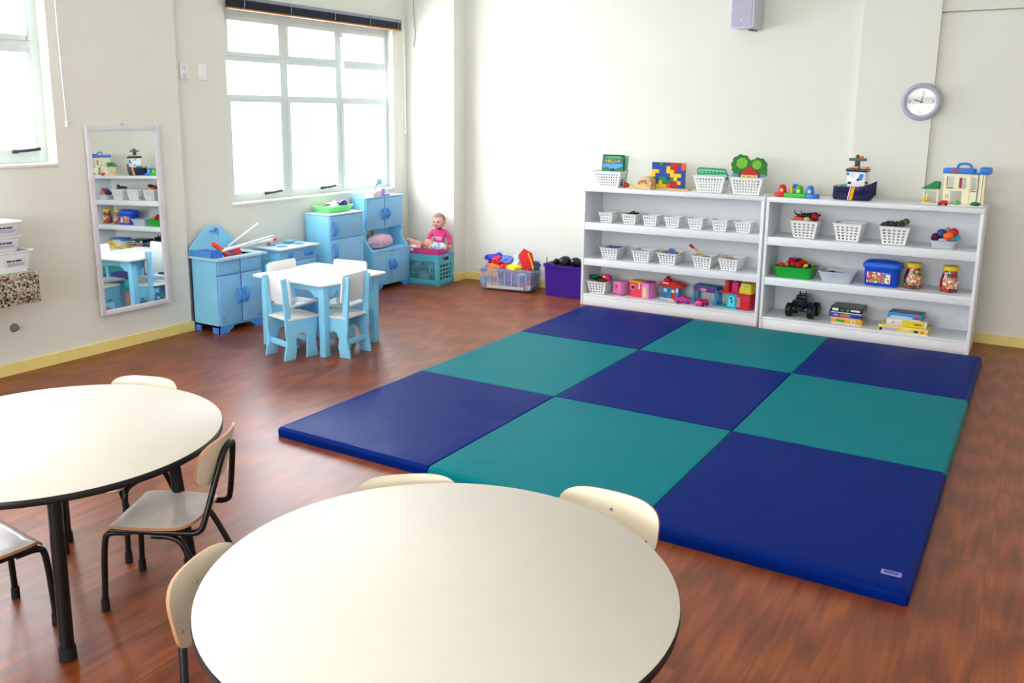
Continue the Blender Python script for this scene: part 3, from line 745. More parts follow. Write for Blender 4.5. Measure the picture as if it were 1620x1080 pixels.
# play table and four chairs
t = thing('play_table', 'low square toy table with glossy white top and sky blue legs', 'table', (-1.125, 1.545, 0), R_(-2))
w, d, h = .72, .66, .52
m_ = MB(); m_.prism(rrect(w, d, .035), .013, T(0, 0, h-.0065) @ FLAT, bev=.002); m_.build('table_top', WLAM, t)
for (a, b_, ln, rz) in ((0, -d/2+.065, w-.16, 0), (0, d/2-.065, w-.16, 0), (-w/2+.065, 0, d-.16, F90), (w/2-.065, 0, d-.16, F90)):
    l = ln/2+.03
    pts = [(-l, -.013), (-l, -.105), (-l+.10, -.105), (-l+.115, -.085), (-l+.15, -.065), (l-.15, -.065), (l-.115, -.085), (l-.10, -.105), (l, -.105), (l, -.013)]
    m_ = MB(); m_.prism(pts, .016, T(a, b_, h) @ ROTZ(rz)); m_.build('apron', LBLUE, t)
for sx in (-1, 1):
    for sy in (-1, 1):
        x, y = sx*(w/2-.075), sy*(d/2-.075); m_ = MB(); m_.b(x-.026, x+.026, y-.026, y+.026, 0, h-.014, bev=.002); m_.build('leg', LBLUE, t)
def play_chair(label, loc, rz):
    t = thing('play_chair', label, 'chair', loc, rz)
    # silhouette of a side: (y, z), front = -y
    S_ = [(.132, 0), (.126, .055), (.110, .10), (.106, .14), (.117, .20), (.118, .27), (.126, .40), (.138, .565), (.106, .570), (.086, .40), (.075, .275), (-.13, .275), (-.13, .235), (-.118, .14), (-.122, .07), (-.135, 0),
          (-.045, 0), (-.050, .08), (-.058, .14), (-.035, .175), (.0, .185), (.028, .17), (.045, .13), (.035, .07), (.048, 0)]
    S_ = [(-y, z) for y, z in S_]
    for s_ in (-1, 1):
        m_ = MB(); m_.prism(S_, .017, T(s_*.118, 0, 0) @ ROTZ(-PI/2), bev=.0015); m_.build('side_panel', LBLUE, t)
    m_ = MB(); m_.prism(rrect(.262, .255, .02), .012, T(0, -.022, .281) @ FLAT, bev=.002); m_.build('seat', WLAM, t)
    m_ = MB(); m_.prism(rrect(.29, .20, .02), .011, T(0, .087, .482) @ ROTX(-R_(5)), bev=.002); m_.build('backrest', WLAM, t)
    for a_ in ((-.11, .11, .085, .097, .085, .125), (-.11, .11, -.10, -.088, .225, .272), (-.11, .11, -.085, -.073, .10, .135)):
        m_ = MB(); m_.b(*a_, bev=.001); m_.build('stretcher', LBLUE, t)
    return t
pc = play_chair('small blue and white toy chair at front left of toy table, back to the camera', (-1.075, 1.185, 0), R_(167)); PG = 'toy chairs around the square toy table'; pc['group'] = PG
dup(pc, 'small blue and white toy chair at front right of toy table, nearest the floor mats', (-.80, 1.435, 0), R_(-86), PG)
dup(pc, 'small blue and white toy chair at far left of toy table, before the sink cabinet', (-1.395, 1.53, 0), R_(92), PG)
dup(pc, 'small blue and white toy chair at far right of toy table, before the toy fridge', (-1.07, 1.735, 0), R_(8), PG)

# ---- things on the play kitchen
def at_sink(x, y, z=0): # sink-local -> world
    return (-2.10-y, 1.525+x, .5815+z)
def solid(mb, name, m, label, cat, loc=None, rz=0, group=None, rot=None, parent=None): 
    return solo(mb.build(name, m), label, cat, loc, rz, group, rot)
m_ = MB(); m_.prism([(-.07, -.03), (-.045, .045), (.05, .035), (.075, -.03)], .055, bev=.008); solid(m_, 'toy_dustpan', mat('coral_plastic', '#ff5030', .4), 'coral red toy dustpan lying in the toy sink basin', 'toy', at_sink(.035, -.05, .012), rot=(R_(10), R_(-8), F90))
m_ = MB(); m_.prism([(-.10, -.012), (-.095, .018), (.06, .014), (.10, .008), (.10, -.008), (.06, -.014)], .03, bev=.004); solid(m_, 'toy_iron', mat('coral_plastic', '#ff5030', .4), 'bright red flat toy tool sloping across the left of the toy sink', 'toy', at_sink(-.12, -.10, .055), rot=(0, R_(32), F90))
m_ = MB(); m_.b(-.09, .09, -.035, .035, 0, .05, bev=.004); solid(m_, 'toy_box', mat('cobalt_plastic', '#3c73d8', .4), 'cobalt blue toy box at the left front corner of the toy sink top', 'toy', (-2.05, 1.345, .5815), R_(0))
m_ = MB(); m_.tube([(0, -.26, .0), (0, .27, .055)], .011, 10); solid(m_, 'white_stick', WHITE, 'long white plastic stick lying across the toy sink towards the stove', 'stick', (-1.99, 1.66, .625))
m_ = MB(); m_.tube([(0, -.16, .0), (0, .17, .15)], .010, 10); solid(m_, 'white_stick', WHITE, 'long white plastic stick leaning steeply upward behind the toy sink', 'stick', (-2.17, 1.78, .62))
m_ = MB(); m_.tube([(0, -.26, .0), (0, .26, .02)], .013, 10); t = thing('toy_brush', 'white toy handle with red tip laid flat from sink to stove', 'toy', (-2.05, 1.72, .62)); m_.build('shaft', WHITE, t)
m_ = MB(); m_.cyl((0, .26, .02), (0, .30, .021), .014, n=12); m_.build('red_tip', mat('rose_plastic', '#c9526a', .4), t)
m_ = MB(); m_.ball((0, 0, .02), (.05, .03, .02), amp=.2, seed=3); solid(m_, 'toy_food', mat('lime_yellow', '#d7dc62', .5), 'yellow green toy food at the back left of the toy sink', 'toy food', (-2.19, 1.40, .5815))
m_ = MB(); m_.prism([(-.06, 0), (0, .055), (.05, .01), (.06, 0)], .03, bev=.003); solid(m_, 'toy_scissors', mat('indigo_plastic', '#4f5fb0', .4), 'indigo toy piece beside the red tool in the toy sink', 'toy', at_sink(-.045, -.09, 0.003), rot=(0, 0, 1.2))
m_ = MB(); m_.lathe([(.012, 0), (.014, .02), (.010, .034), (.004, .036)], n=12); solid(m_, 'toy_salt_shaker', mat('rose_plastic', '#c9526a', .4), 'small rose red toy shaker standing on the stove top', 'toy', (-2.13, 2.02, .5755))
m_ = MB(); m_.lathe([(.03, 0), (.045, .02), (.048, .022), (.042, .018), (.028, .004)], n=18, cap=True); m_.b(.04, .11, -.006, .006, .014, .02); solid(m_, 'toy_pan', mat('aqua_plastic', '#8fd0dc', .4), 'pale aqua toy pan lying on a stove burner', 'toy pan', (-2.12, 2.24, .5795), 1.1)

# green tray with toys on the fridge
def open_tray(w, d, h, taper=.86, rim=1.05, r=.03):
    m_ = MB(); R = []
    for sc, z in ((taper, 0), (1, h-.01), (rim, h-.008), (rim, h), (.97, h), (taper*.97, .005)):
        R.append([m_.bm.verts.new((x, y, z)) for x, y in rrect(w*sc, d*sc, r)])
    m_.skin(R); return m_
solid(open_tray(.20, .33, .055), 'green_tray', mat('spring_green_plastic', '#8ef08a', .4), 'light green tray heaped with toys on top of the toy fridge', 'tray', (-2.12, 2.80, .7975))
for i, (mm_, nm, lb, p, d_) in enumerate(((PURP, 'toy_piece', 'dark purple toy piece at right end of the green tray on the fridge', (-2.10, 2.91, .865), (.035, .05, .028)),
        (WHITE, 'toy_piece', 'white toy piece in the middle of the green tray on the fridge', (-2.12, 2.79, .855), (.05, .06, .02)),
        (BLK, 'toy_piece', 'black flat toy piece lying at the left of the tray on the fridge', (-2.11, 2.71, .865), (.02, .05, .008)),
        (mat('pale_pink', '#f3cfd8', .5), 'toy_piece', 'pale pink toy piece at the front of the tray on the fridge', (-2.07, 2.75, .85), (.03, .04, .02)),
        (mat('silver_grey', '#a9adb5', .4), 'toy_piece', 'silver grey toy piece behind the purple one on the fridge', (-2.16, 2.86, .865), (.03, .03, .02)))):
    m_ = MB(); m_.ball((0, 0, 0), d_, sub=3, amp=.35, fr=1.8, seed=i+2); solid(m_, nm, mm_, lb, 'toy', p, group='toys in the green tray on the fridge')
# toy till on the cupboard
t = thing('toy_telephone', 'lilac and pale pink toy telephone standing on top of the toy cupboard', 'toy telephone', (-2.13, 3.42, .8875), F90)
m_ = MB(); m_.prism([(-.10, 0), (-.11, .03), (-.03, .06), (.02, .055), (.02, 0)], .10, bev=.005); m_.build('body', mat('blush_plastic', '#f6dbe6', .5), t)
m_ = MB(); m_.box((.09, 0, .010), (.13, .09, .018), bev=.004); m_.prism([(.03, .02), (.05, .065), (.10, .075), (.10, .02)], .05, bev=.003); m_.build('base', LILAC, t)
m_ = MB(); m_.tube([(-.03, 0, .06), (.0, 0, .10), (.012, 0, .12)], .004, 8); m_.build('stem', mat('slate_plastic', '#5d6a86', .4), t)
m_ = MB(); m_.box((.045, 0, .135), (.07, .01, .055), bev=.006); m_.build('screen', mat('cyan_plastic', '#8fdcee', .3), t)

# ------------------------------------------------------------------ crate with dolls
def lattice(m_, o, ux, uz, nx, nz, w, h, bw, t_, n_):
    """bars in a plane: origin o, unit vectors ux (along) and uz (up), normal n_"""
    o, ux, uz, n_ = map(Vector, (o, ux, uz, n_))
    ang = math.atan2(ux.y, ux.x)
    for i in range(nx+1):
        c = o+ux*(w*i/nx)+uz*(h/2); m_.box(c, (bw, t_, h), rot=(0, 0, ang))
    for k in range(nz+1):
        c = o+ux*(w/2)+uz*(h*k/nz); m_.box(c, (w, t_, bw*1.3), rot=(0, 0, ang))
t = thing('plastic_crate', 'turquoise slatted plastic crate holding dolls beside the corner column', 'crate', (-1.90, 3.925, 0), R_(2))
cw, cdp, ch = .44, .29, .30; m_ = MB()
m_.b(-cw/2, cw/2, -cdp/2, cdp/2, 0, .02, bev=.004)
for x in (-1, 1):
    for y in (-1, 1): m_.box((x*(cw/2-.022), y*(cdp/2-.022), ch/2), (.044, .044, ch), bev=.008)
for y in (-1, 1): m_.box((0, y*(cdp/2-.006), .03), (cw-.06, .012, .05)); m_.box((0, y*(cdp/2-.006), ch-.035), (cw-.06, .012, .05))
for x in (-1, 1):
    m_.box((x*(cw/2-.006), 0, .03), (.012, cdp-.06, .05)); m_.box((x*(cw/2-.006), 0, ch-.012), (.012, cdp-.06, .022)); m_.box((x*(cw/2-.006), 0, ch-.075), (.012, cdp-.06, .03))
    for y in (-1, 1): m_.box((x*(cw/2-.006), y*.085, ch-.04), (.012, .06, .05))
for z in (0,): 
    m_.box((0, cdp/2, ch-.004), (cw+.012, .014, .012)); m_.box((0, -cdp/2, ch-.004), (cw+.012, .014, .012))
    for x in (-1, 1): m_.box((x*cw/2, 0, ch-.004), (.014, cdp+.012, .012))
m_.build('frame', TURQ, t)
m_ = MB()
for y in (-1, 1): lattice(m_, (-cw/2+.04, y*(cdp/2-.007), .05), (1, 0, 0), (0, 0, 1), 15, 3, cw-.08, ch-.11, .0055, .007, (0, 1, 0))
for x in (-1, 1): lattice(m_, (x*(cw/2-.007), -cdp/2+.04, .05), (0, 1, 0), (0, 0, 1), 4, 4, cdp-.08, ch-.14, .009, .007, (1, 0, 0))
m_.build('lattice', TURQ, t)
m_ = MB(); m_.b(-cw/2+.02, cw/2-.02, -cdp/2+.02, cdp/2-.02, .025, .24, bev=.02)
solo(m_.build('folded_clothes', mat_cells('crate_clothes', ['#8a7f86', '#a58d92', '#5e5a66', '#c7b9bd', '#7a6a60'], 14, .8)), 'heap of greyish folded doll clothes filling the turquoise crate', 'clothes', (-1.90, 3.925, 0), R_(2), kind='stuff')
m_ = MB(); R_l = []
for sc, z in ((.9, .215), (1, .325), (1.03, .327), (1.03, .332), (.985, .332), (.88, .22)):
    R_l.append([m_.bm.verts.new((x, y, z)) for x, y in rrect(.385*sc, .235*sc, .04)])
m_.skin(R_l); solo(m_.build('pink_basin', mat_translucent('see_through_pink', '#f25aa4', .8, .3)), 'translucent hot pink basin sitting in the turquoise crate under the dolls', 'basin', (-1.89, 3.925, .028), R_(2))

def skin_body(name, verts, edges, m, parent=None, sub=2):
    """verts: (x,y,z,r) ; grown with a Skin modifier"""
    me = bpy.data.meshes.new(name); me.from_pydata([v[:3] for v in verts], edges, []); o = bpy.data.objects.new(name, me); COL.objects.link(o)
    sk = o.modifiers.new('skin', 'SKIN'); sv = me.skin_vertices[0].data
    for i, v in enumerate(verts): sv[i].radius = (v[3], v[3]); 
    sv[0].use_root = True
    sk.use_smooth_shade = True; ss = o.modifiers.new('sub', 'SUBSURF'); ss.levels = sub; ss.render_levels = sub
    me.materials.append(m)
    if parent: o.parent = parent
    return o
def doll_head(t, c, r, rz, tilt, hair):
    Mh = T(*c) @ ROTZ(rz) @ ROTX(tilt)      # face looks along local -y
    m_ = MB(); m_.ball((0, 0, 0), (r*.92, r, r*1.08), sub=3); m_.ball((0, -r*.55, -r*.45), (r*.62, r*.45, r*.5), sub=3)
    m_.ball((0, -r*1.02, -r*.12), (r*.13, r*.12, r*.11)); m_.ball((-r*.42, -r*.72, -r*.30), (r*.3, r*.25, r*.28)); m_.ball((r*.42, -r*.72, -r*.30), (r*.3, r*.25, r*.28))
    for s_ in (-1, 1): m_.ball((s_*r*.92, -.0, -r*.1), (r*.12, r*.2, r*.26))
    m_.xf(Mh); hd = m_.build('head', SKIN, t)
    for s_ in (-1, 1):
        m_ = MB(); m_.ball((s_*r*.34, -r*.90, r*.08), (r*.15, r*.08, r*.11)); m_.xf(Mh); m_.build('eye', BLK, hd)
    m_ = MB(); m_.ball((0, -r*.98, -r*.48), (r*.24, r*.08, r*.08)); m_.xf(Mh); m_.build('mouth', mat('doll_lips', '#b03a3f', .4), hd)
    if hair:
        m_ = MB(); bmm = m_.bm; bmesh.ops.create_uvsphere(bmm, u_segments=24, v_segments=14, radius=1)
        for v in list(bmm.verts):
            v.co = Vector((v.co.x*r*.97, v.co.y*r*1.05, v.co.z*r*1.13))
        bmesh.ops.delete(bmm, geom=[v for v in bmm.verts if v.co.z < -r*.25 or (v.co.y < -r*.35 and v.co.z < r*.62)], context='VERTS')
        m_.xf(Mh); m_.build('hair', mat('doll_moulded_hair', '#8d7674', .6, var=.2, nscale=40), hd)
t = thing('baby_doll', 'baby doll in hot pink top sitting upright in the turquoise crate', 'doll', (-1.80, 3.985, .30), R_(28)); t.scale = (1.12, 1.12, 1.12)
tb = skin_body('torso', [(0, 0, .06, .045), (0, .008, .11, .050), (0, .014, .165, .046), (0, .014, .205, .028), (0, .012, .235, .022),
    (-.055, .012, .185, .026), (-.088, -.01, .14, .021), (-.092, -.05, .10, .017), (.055, .012, .185, .026), (.090, .01, .13, .021), (.100, -.01, .075, .017)],
    [(0, 1), (1, 2), (2, 3), (3, 4), (2, 5), (5, 6), (6, 7), (2, 8), (8, 9), (9, 10)], mat('hot_pink_cotton', '#ee4f94', .8, bump=.3), t)
tb.name = 'pink_top'
skin_body('trousers', [(0, 0, .055, .050), (-.045, -.05, .052, .036), (-.055, -.11, .060, .028), (.045, -.05, .052, .036), (.062, -.10, .058, .028)], [(0, 1), (1, 2), (0, 3), (3, 4)], mat('pale_blue_cotton', '#c9dcef', .8), t)
skin_body('hand', [(-.092, -.055, .095, .013), (-.09, -.075, .082, .012)], [(0, 1)], SKIN, t); skin_body('hand', [(.101, -.012, .068, .013), (.10, -.022, .045, .012)], [(0, 1)], SKIN, t)
for x in (-.06, .068): skin_body('foot', [(x, -.125, .055, .020), (x, -.15, .064, .018), (x, -.155, .085, .014)], [(0, 1), (1, 2)], SKIN, t)
m_ = MB(); m_.box((0, -.040, .14), (.06, .004, .012), bev=.003); m_.box((0.005, -.041, .122), (.045, .004, .008), bev=.002); m_.build('shirt_print', WHITE, t)
doll_head(t, (0, -.002, .286), .062, R_(-20), R_(10), True)
t = thing('baby_doll', 'bare baby doll lying on its side at the left in the turquoise crate', 'doll', (-1.96, 3.90, .345), R_(5))
skin_body('torso', [(-.045, 0, .03, .040), (-.01, 0, .035, .042), (.03, 0, .035, .028), (-.09, -.02, .055, .030), (-.14, -.03, .085, .024), (-.155, -.05, .03, .018), (0, -.045, .03, .018), (.03, -.075, .0, .014)],
    [(0, 1), (1, 2), (0, 3), (3, 4), (4, 5), (1, 6), (6, 7)], SKIN, t)
doll_head(t, (.09, -.01, .042), .052, R_(15), R_(15), False)
m_ = MB(); m_.ball((-.06, -.055, -.005), (.06, .04, .045), sub=3, amp=.15); m_.build('white_cloth', mat('doll_white_cotton', '#efe8ea', .85), t)

# ------------------------------------------------------------------ clear box of dressing-up clothes, purple box
t = thing('clear_storage_box', 'clear plastic storage box full of bright dressing up clothes by the back wall', 'storage box', (-1.03, 4.085, 0), R_(9))
bw, bd, bh = .60, .30, .225; m_ = MB(); RR = []
for sc, z in ((.86, .012), (.95, bh-.02), (1.04, bh-.014), (1.06, bh-.02), (1.06, bh), (1.0, bh+.002), (.94, bh-.006), (.85, .018)):
    RR.append([m_.bm.verts.new((x, y, z)) for x, y in rrect(bw*sc, bd*sc, .035)])
m_.skin(RR); m_.build('box_shell', CLEAR, t)
m_ = MB()
for i in range(7):
    x = -.22+.073*i
    for y in (-1, 1): m_.box((x, y*(bd*.455), .105), (.006, .008, .15), rot=(-y*.06, 0, 0))
m_.build('ribs', mat_translucent('milky_rib', '#e8ecf4', .6), t)
m_ = MB(); m_.box((0, -bd*.43-.004, .035), (.38, .006, .03), bev=.003); m_.build('base_band', mat_translucent('milky_rib', '#e8ecf4', .6), t)
m_ = MB(); m_.lathe([(.018, .002), (.018, .012)], (0, 0, 0), 10); 
m_ = MB(); m_.prism(rrect(bw*.86, .185, .03), bd*.84, T(0, 0, .115)); 
solo(m_.build('packed_clothes', mat_cells('bin_clothes', ['#6a74c8', '#3f55b8', '#8a6ab0', '#4f9ad8', '#d9a85f', '#3a4490', '#b8c8e8', '#a05a86'], 11, .85, stretch=(1, 1, 1.6))), 'mass of folded blue and lilac clothes packed inside the clear box', 'clothes', (-1.03, 4.085, 0), R_(9), kind='stuff')
def cloth(nm, m, lb, p, d_, seed, rot=(0, 0, 0), amp=.45, fr=1.9, grp='clothes heaped on the clear box'):
    m_ = MB(); m_.ball((0, 0, 0), d_, sub=4, amp=amp, fr=fr, seed=seed); return solid(m_, nm, m, lb, 'clothing', p, rot=rot, group=grp)
CB = lambda n, c: mat(n, c, .6, var=.12, nscale=14, bump=.5, bscale=30)
cloth('blue_costume', CB('royal_blue_satin', '#2b3fc0'), 'royal blue satin costume piled at the left of the clear box', (-1.17, 4.09, .275), (.135, .08, .058), 1)
cloth('red_costume', CB('crimson_satin', '#d22a3c'), 'crimson costume fold tucked into the blue costume', (-1.145, 4.035, .275), (.06, .05, .042), 2)
cloth('periwinkle_costume', CB('periwinkle_satin', '#6a86e0'), 'periwinkle blue fold right of the crimson one on the clear box', (-1.05, 4.05, .285), (.065, .05, .045), 3)
cloth('orange_cloth', CB('orange_cotton', '#f07a2a'), 'orange cloth hanging over the front of the clear box', (-1.16, 3.99, .225), (.09, .045, .022), 4)
cloth('red_cloth', CB('scarlet_cotton', '#e02a20'), 'scarlet cloth at the front middle of the clear box', (-1.045, 4.01, .232), (.05, .05, .026), 5)
cloth('yellow_cloth', CB('sunny_yellow_cotton', '#f2d21c'), 'sunny yellow cloth in the front of the clear box', (-.945, 4.015, .225), (.085, .055, .042), 6, amp=.3)
cloth('white_costume', CB('pale_print_cotton', '#cfd8e6'), 'pale blue white clown costume with buttons in the clear box', (-.92, 4.07, .275), (.06, .06, .07), 7)
for dx, dz, m__ in ((-.01, .035, mat('button_brown', '#a4552c', .5)), (.0, -.005, mat('button_red', '#b8242c', .5)), (-.055, .005, mat('button_red', '#b8242c', .5))):
    pass
m_ = MB(); m_.prism([(-.06, .07), (-.02, .12), (.06, .085), (.075, .01), (.09, -.06), (.01, -.10), (-.03, -.05), (-.02, .0)], .06, bev=.015)
solid(m_, 'red_hat', CB('pillar_red_felt', '#dd1f22'), 'tall pointed red felt hat at the right of the clear box', 'hat', (-.845, 4.05, .29), rot=(R_(-8), 0, R_(8)), group='clothes heaped on the clear box')
m_ = MB(); m_.tube([(.02, 0, .10), (.05, 0, .05), (.085, 0, -.05)], .007, 8, smooth=1); solid(m_, 'yellow_ribbon', YEL, 'thin yellow ribbon along the edge of the red felt hat', 'ribbon', (-.825, 4.02, .275), rot=(R_(-8), 0, R_(8)))
cloth('grey_cloth', CB('slate_cotton', '#4f5f86'), 'slate blue cloth behind the red hat at the right end of the clear box', (-.765, 4.10, .245), (.045, .06, .045), 9)

t = thing('purple_storage_box', 'deep purple plastic storage box with black things on top, beside the left shelf', 'storage box', (-.41, 4.13, 0))
m_ = MB(); RR = []
for wx, dy, z in ((.385, .25, 0), (.41, .27, .275), (.43, .29, .276), (.43, .29, .30), (.415, .275, .30), (.39, .25, .27)):
    RR.append([m_.bm.verts.new((x, y, z)) for x, y in rrect(wx, dy, .025)])
m_.skin(RR); m_.build('box_shell', PURP, t)
m_ = MB(); m_.lathe([(.035, 0), (.055, .012), (.06, .04), (.05, .07), (.028, .085), (.008, .088)], n=20, M=T(-.44, 4.10, .285) @ ROTX(R_(20)))
solid(m_, 'black_ball_hat', BLK, 'rounded black cap in the middle of the purple box', 'cap')
m_ = MB(); m_.ball((-.53, 4.09, .315), (.03, .035, .03)); solid(m_, 'black_ball', BLK, 'small black ball at the left of the purple box', 'ball')
m_ = MB(); m_.ball((-.33, 4.09, .325), (.055, .05, .045), sub=3, amp=.12); solid(m_, 'black_toy_bag', BLK, 'black lump at the right of the purple box, half behind the shelf', 'toy')
m_ = MB(); m_.box((-.575, 4.03, .302), (.06, .05, .008)); m_.tube([(-.60, 4.03, .30), (-.60, 4.03, .36)], .004, 6); solid(m_, 'black_toy_stand', BLK, 'flat black piece with an upright pin on the left corner of purple box', 'toy')
m_ = MB(); m_.b(-.58, -.24, 4.04, 4.22, .20, .285, bev=.02); solo(m_.build('dark_contents', mat('dark_mixed_things', '#222026', .8, var=.5, nscale=20, bump=1, bscale=20)), 'dark jumble filling the purple box up to its rim', 'toys', kind='stuff')

# ------------------------------------------------------------------ perforated baskets
def basket_mesh(name, w, d, h, nx, ny, nz, taper=.74, hole=.49):
    """four sloping walls pierced with rows of holes, floor, rim"""
    m_ = MB(); bm = m_.bm
    def corner(z, sx, sy):
        k = taper+(1-taper)*(z/h); return Vector((sx*w/2*k, sy*d/2*k, z))
    sides = (((-1, -1), (1, -1), nx), ((1, -1), (1, 1), ny), ((1, 1), (-1, 1), nx), ((-1, 1), (-1, -1), ny))
    for a, b_, n in sides:
        m0, m1 = .06, .94
        def P(u, v):   # u along, v up
            z = h*v; return corner(z, *a).lerp(corner(z, *b_), u)
        us = [0, m0]+[m0+(m1-m0)*i/n for i in range(1, n)]+[m1, 1]; vs = [0, .06]+[.06+.80*i/nz for i in range(1, nz)]+[.86, 1]
        V = [[bm.verts.new(P(u, v)) for v in vs] for u in us]
        for i in range(len(us)-1):
            for k in range(len(vs)-1):
                q = (V[i][k], V[i+1][k], V[i+1][k+1], V[i][k+1])
                if 0 < i < len(us)-2 and 0 < k < len(vs)-2:
                    u0, u1, v0, v1 = us[i], us[i+1], vs[k], vs[k+1]; cu, cv = (u0+u1)/2, (v0+v1)/2; ru, rv = (u1-u0)/2*hole, (v1-v0)/2*hole*1.1
                    H = [bm.verts.new(P(cu+x*ru, cv+y*rv)) for x, y in ((-1, -1), (1, -1), (1, 1), (-1, 1))]
                    for e in range(4): bm.faces.new((q[e], q[(e+1) % 4], H[(e+1) % 4], H[e]))
                else: bm.faces.new(q)
    F = [corner(0, *s_) for s_ in ((-1, -1), (1, -1), (1, 1), (-1, 1))]; bm.faces.new([bm.verts.new(v) for v in F])
    bmesh.ops.remove_doubles(bm, verts=list(bm.verts), dist=.0002)
    # rim: flat flange then lip
    k = [(1, h), (1.07, h), (1.07, h-.004)]
    R = []
    for sc, z in k: R.append([bm.verts.new((x, y, z)) for x, y in rrect(w*sc, d*sc, .008, 2)])
    m_.skin(R, cap=False)
    o = m_.build(name, WPLAS, norm=True); s_ = o.modifiers.new('thick', 'SOLIDIFY'); s_.thickness = .0022; s_.offset = 0
    return o
def baskets(proto, lst, z, grp):
    for i, (x, y, rz, lb) in enumerate(lst):
        if i == 0: o = proto; solo(o, lb, 'basket', (x, y, z+.0012), rz, grp)
        else:
            o = proto.copy(); COL.objects.link(o); solo(o, lb, 'basket', (x, y, z+.0012), rz, grp)
# row of seven
o = basket_mesh('plastic_basket', .130, .125, .088, 5, 5, 3)
ords = ['first', 'second', 'third', 'fourth', 'fifth', 'sixth', 'last']
xs7 = [.045, .262, .453, .650, .850, 1.054, 1.245]
labs = ['empty small white basket at the left end of the upper shelf row of seven', 'small white basket filled with dark things, second in the upper row of seven', 'empty small white basket just right of the one with dark things, upper row', 'empty small white basket exactly in the middle of the upper row of seven', 'empty small white basket just right of the middle in the upper row of seven', 'empty small white basket second from the right end, upper row of seven', 'empty small white basket at the right end of the upper row of seven']
baskets(o, [(x, 3.955, 0, l) for x, l in zip(xs7, labs)], Z1, 'small white baskets on the upper shelf board')
# row of five
o = basket_mesh('plastic_basket', .165, .20, .100, 5, 6, 4)
xs5 = [.085, .385, .620, .925, 1.150]
labs = ['white basket with flat blue pieces at the left end of the middle shelf', 'empty white basket second from left on the middle shelf', 'white basket with red things and a blue disc, centre of middle shelf', 'white basket with a long rainbow stick leaning out, middle shelf', 'nearly empty white basket at the right end of the middle shelf']
baskets(o, [(x, 3.985, R_(rz), l) for x, l, rz in zip(xs5, labs, (2, 0, 0, 0, -4))], Z2, 'white baskets on the middle shelf board')
o = basket_mesh('plastic_basket', .185, .17, .110, 5, 5, 4)
baskets(o, [(-.015, 3.955, 0, 'white basket of dark and pink toys on the lowest board of left shelf')], Z3, None)
o = basket_mesh('plastic_basket', .205, .165, .135, 5, 5, 5)
baskets(o, [(1.725, 3.93, 0, 'tall white basket of toy animals at the left of right shelf top board'), (2.045, 3.93, R_(-4), 'empty tall white basket in the right shelf'), (2.36, 3.93, R_(2), 'tall white basket of dark toys in the middle of right shelf')], Z1, 'tall white baskets in the right shelf')
o = basket_mesh('plastic_basket', .265, .17, .138, 9, 6, 5)
baskets(o, [(.030, 4.00, 0, 'wide white basket holding picture books on top of the left shelf'), (.945, 3.985, 0, 'wide white basket holding flat green toy boards on the left shelf top'), (1.252, 3.965, 0, 'wide white basket with tree and house board, right end of left shelf top')], ZT, 'wide white baskets on top of the left shelf')

# contents of the small baskets
def lump(nm, m, lb, cat, p, d_, seed=0, rot=(0, 0, 0), amp=.3, fr=2, grp=None, sub=3):
    m_ = MB(); m_.ball((0, 0, 0), d_, sub=sub, amp=amp, fr=fr, seed=seed); return solid(m_, nm, m, lb, cat, p, rot=rot, group=grp)
for i, (x, y) in enumerate(((-.03, -.02), (.02, .0), (.035, .03), (-.01, .03), (.03, -.03))):
    lump('toy_tool', DARKG, 'small dark toy piece heaped in the second small basket', 'toy', (.262+x, 3.955+y, Z1+.084+.003*i), (.032, .012, .010), i, (0, .2*i-.3, i*1.3), grp='dark pieces in the second small basket')
m_ = MB(); m_.box((0, 0, 0), (.12, .13, .006), bev=.002); solid(m_, 'flat_toy_board', mat('denim_blue', '#4a7fb8', .5), 'flat blue toy board lying in the left basket of the middle shelf', 'toy', (.09, 4.0, Z2+.092), rot=(R_(3), 0, .1))
m_ = MB(); m_.lathe([(.008, 0), (.008, .01), (.003, .02)], n=10); solid(m_, 'toy_peg', BLU, 'small blue peg standing up in the left basket of the middle shelf', 'toy', (.075, 3.95, Z2+.098))
m_ = MB(); m_.b(-.06, .06, -.08, .08, 0, .07, bev=.02); solid(m_, 'white_cloth_pile', mat('soft_grey_cloth', '#c9cbd0', .8), 'pale grey cloth in the left basket of the middle shelf', 'cloth', (.085, 3.985, Z2+.012))
m_ = MB(); m_.lathe([(.035, -.005), (.037, 0), (.035, .005)], n=24, M=ROTX(R_(60))); solid(m_, 'blue_disc', mat('steel_blue', '#3f78ac', .4), 'steel blue disc standing in the centre basket of the middle shelf', 'toy', (.625, 3.98, Z2+.098))
for i, (x, y) in enumerate(((-.045, -.05), (.045, -.045), (-.02, -.02), (.05, .04), (-.04, .04))):
    lump('red_toy_piece', mat('brick_red', '#b5371f', .5), 'brick red toy piece in the centre basket of the middle shelf', 'toy', (.62+x, 3.985+y, Z2+.082), (.03, .028, .014), i, grp='red pieces in the centre basket')
t = thing('rainbow_stick', 'rainbow striped stick with red end leaning out of the fourth basket', 'toy stick', (.925, 3.985, Z2))
Pq = [Vector((.03, .0, .06)), Vector((-.135, -.02, .178))]
for k, (c, nm) in enumerate((('#37a04a', 'green_section'), ('#9ccf4a', 'lime_section'), ('#f0c53a', 'yellow_section'), ('#e98a3a', 'orange_section'), ('#b52a3a', 'red_end'))):
    a, b_ = Pq[0].lerp(Pq[1], k/5), Pq[0].lerp(Pq[1], (k+1)/5); m_ = MB(); m_.cyl(a, b_, .009 if k < 4 else .012, n=10); m_.build(nm, mat('stick_%d' % k, c, .45), t)
lump('tan_toy_piece', TAN, 'small tan piece at the back of the last basket on the middle shelf', 'toy', (1.12, 4.02, Z2+.088), (.03, .02, .012), 3)
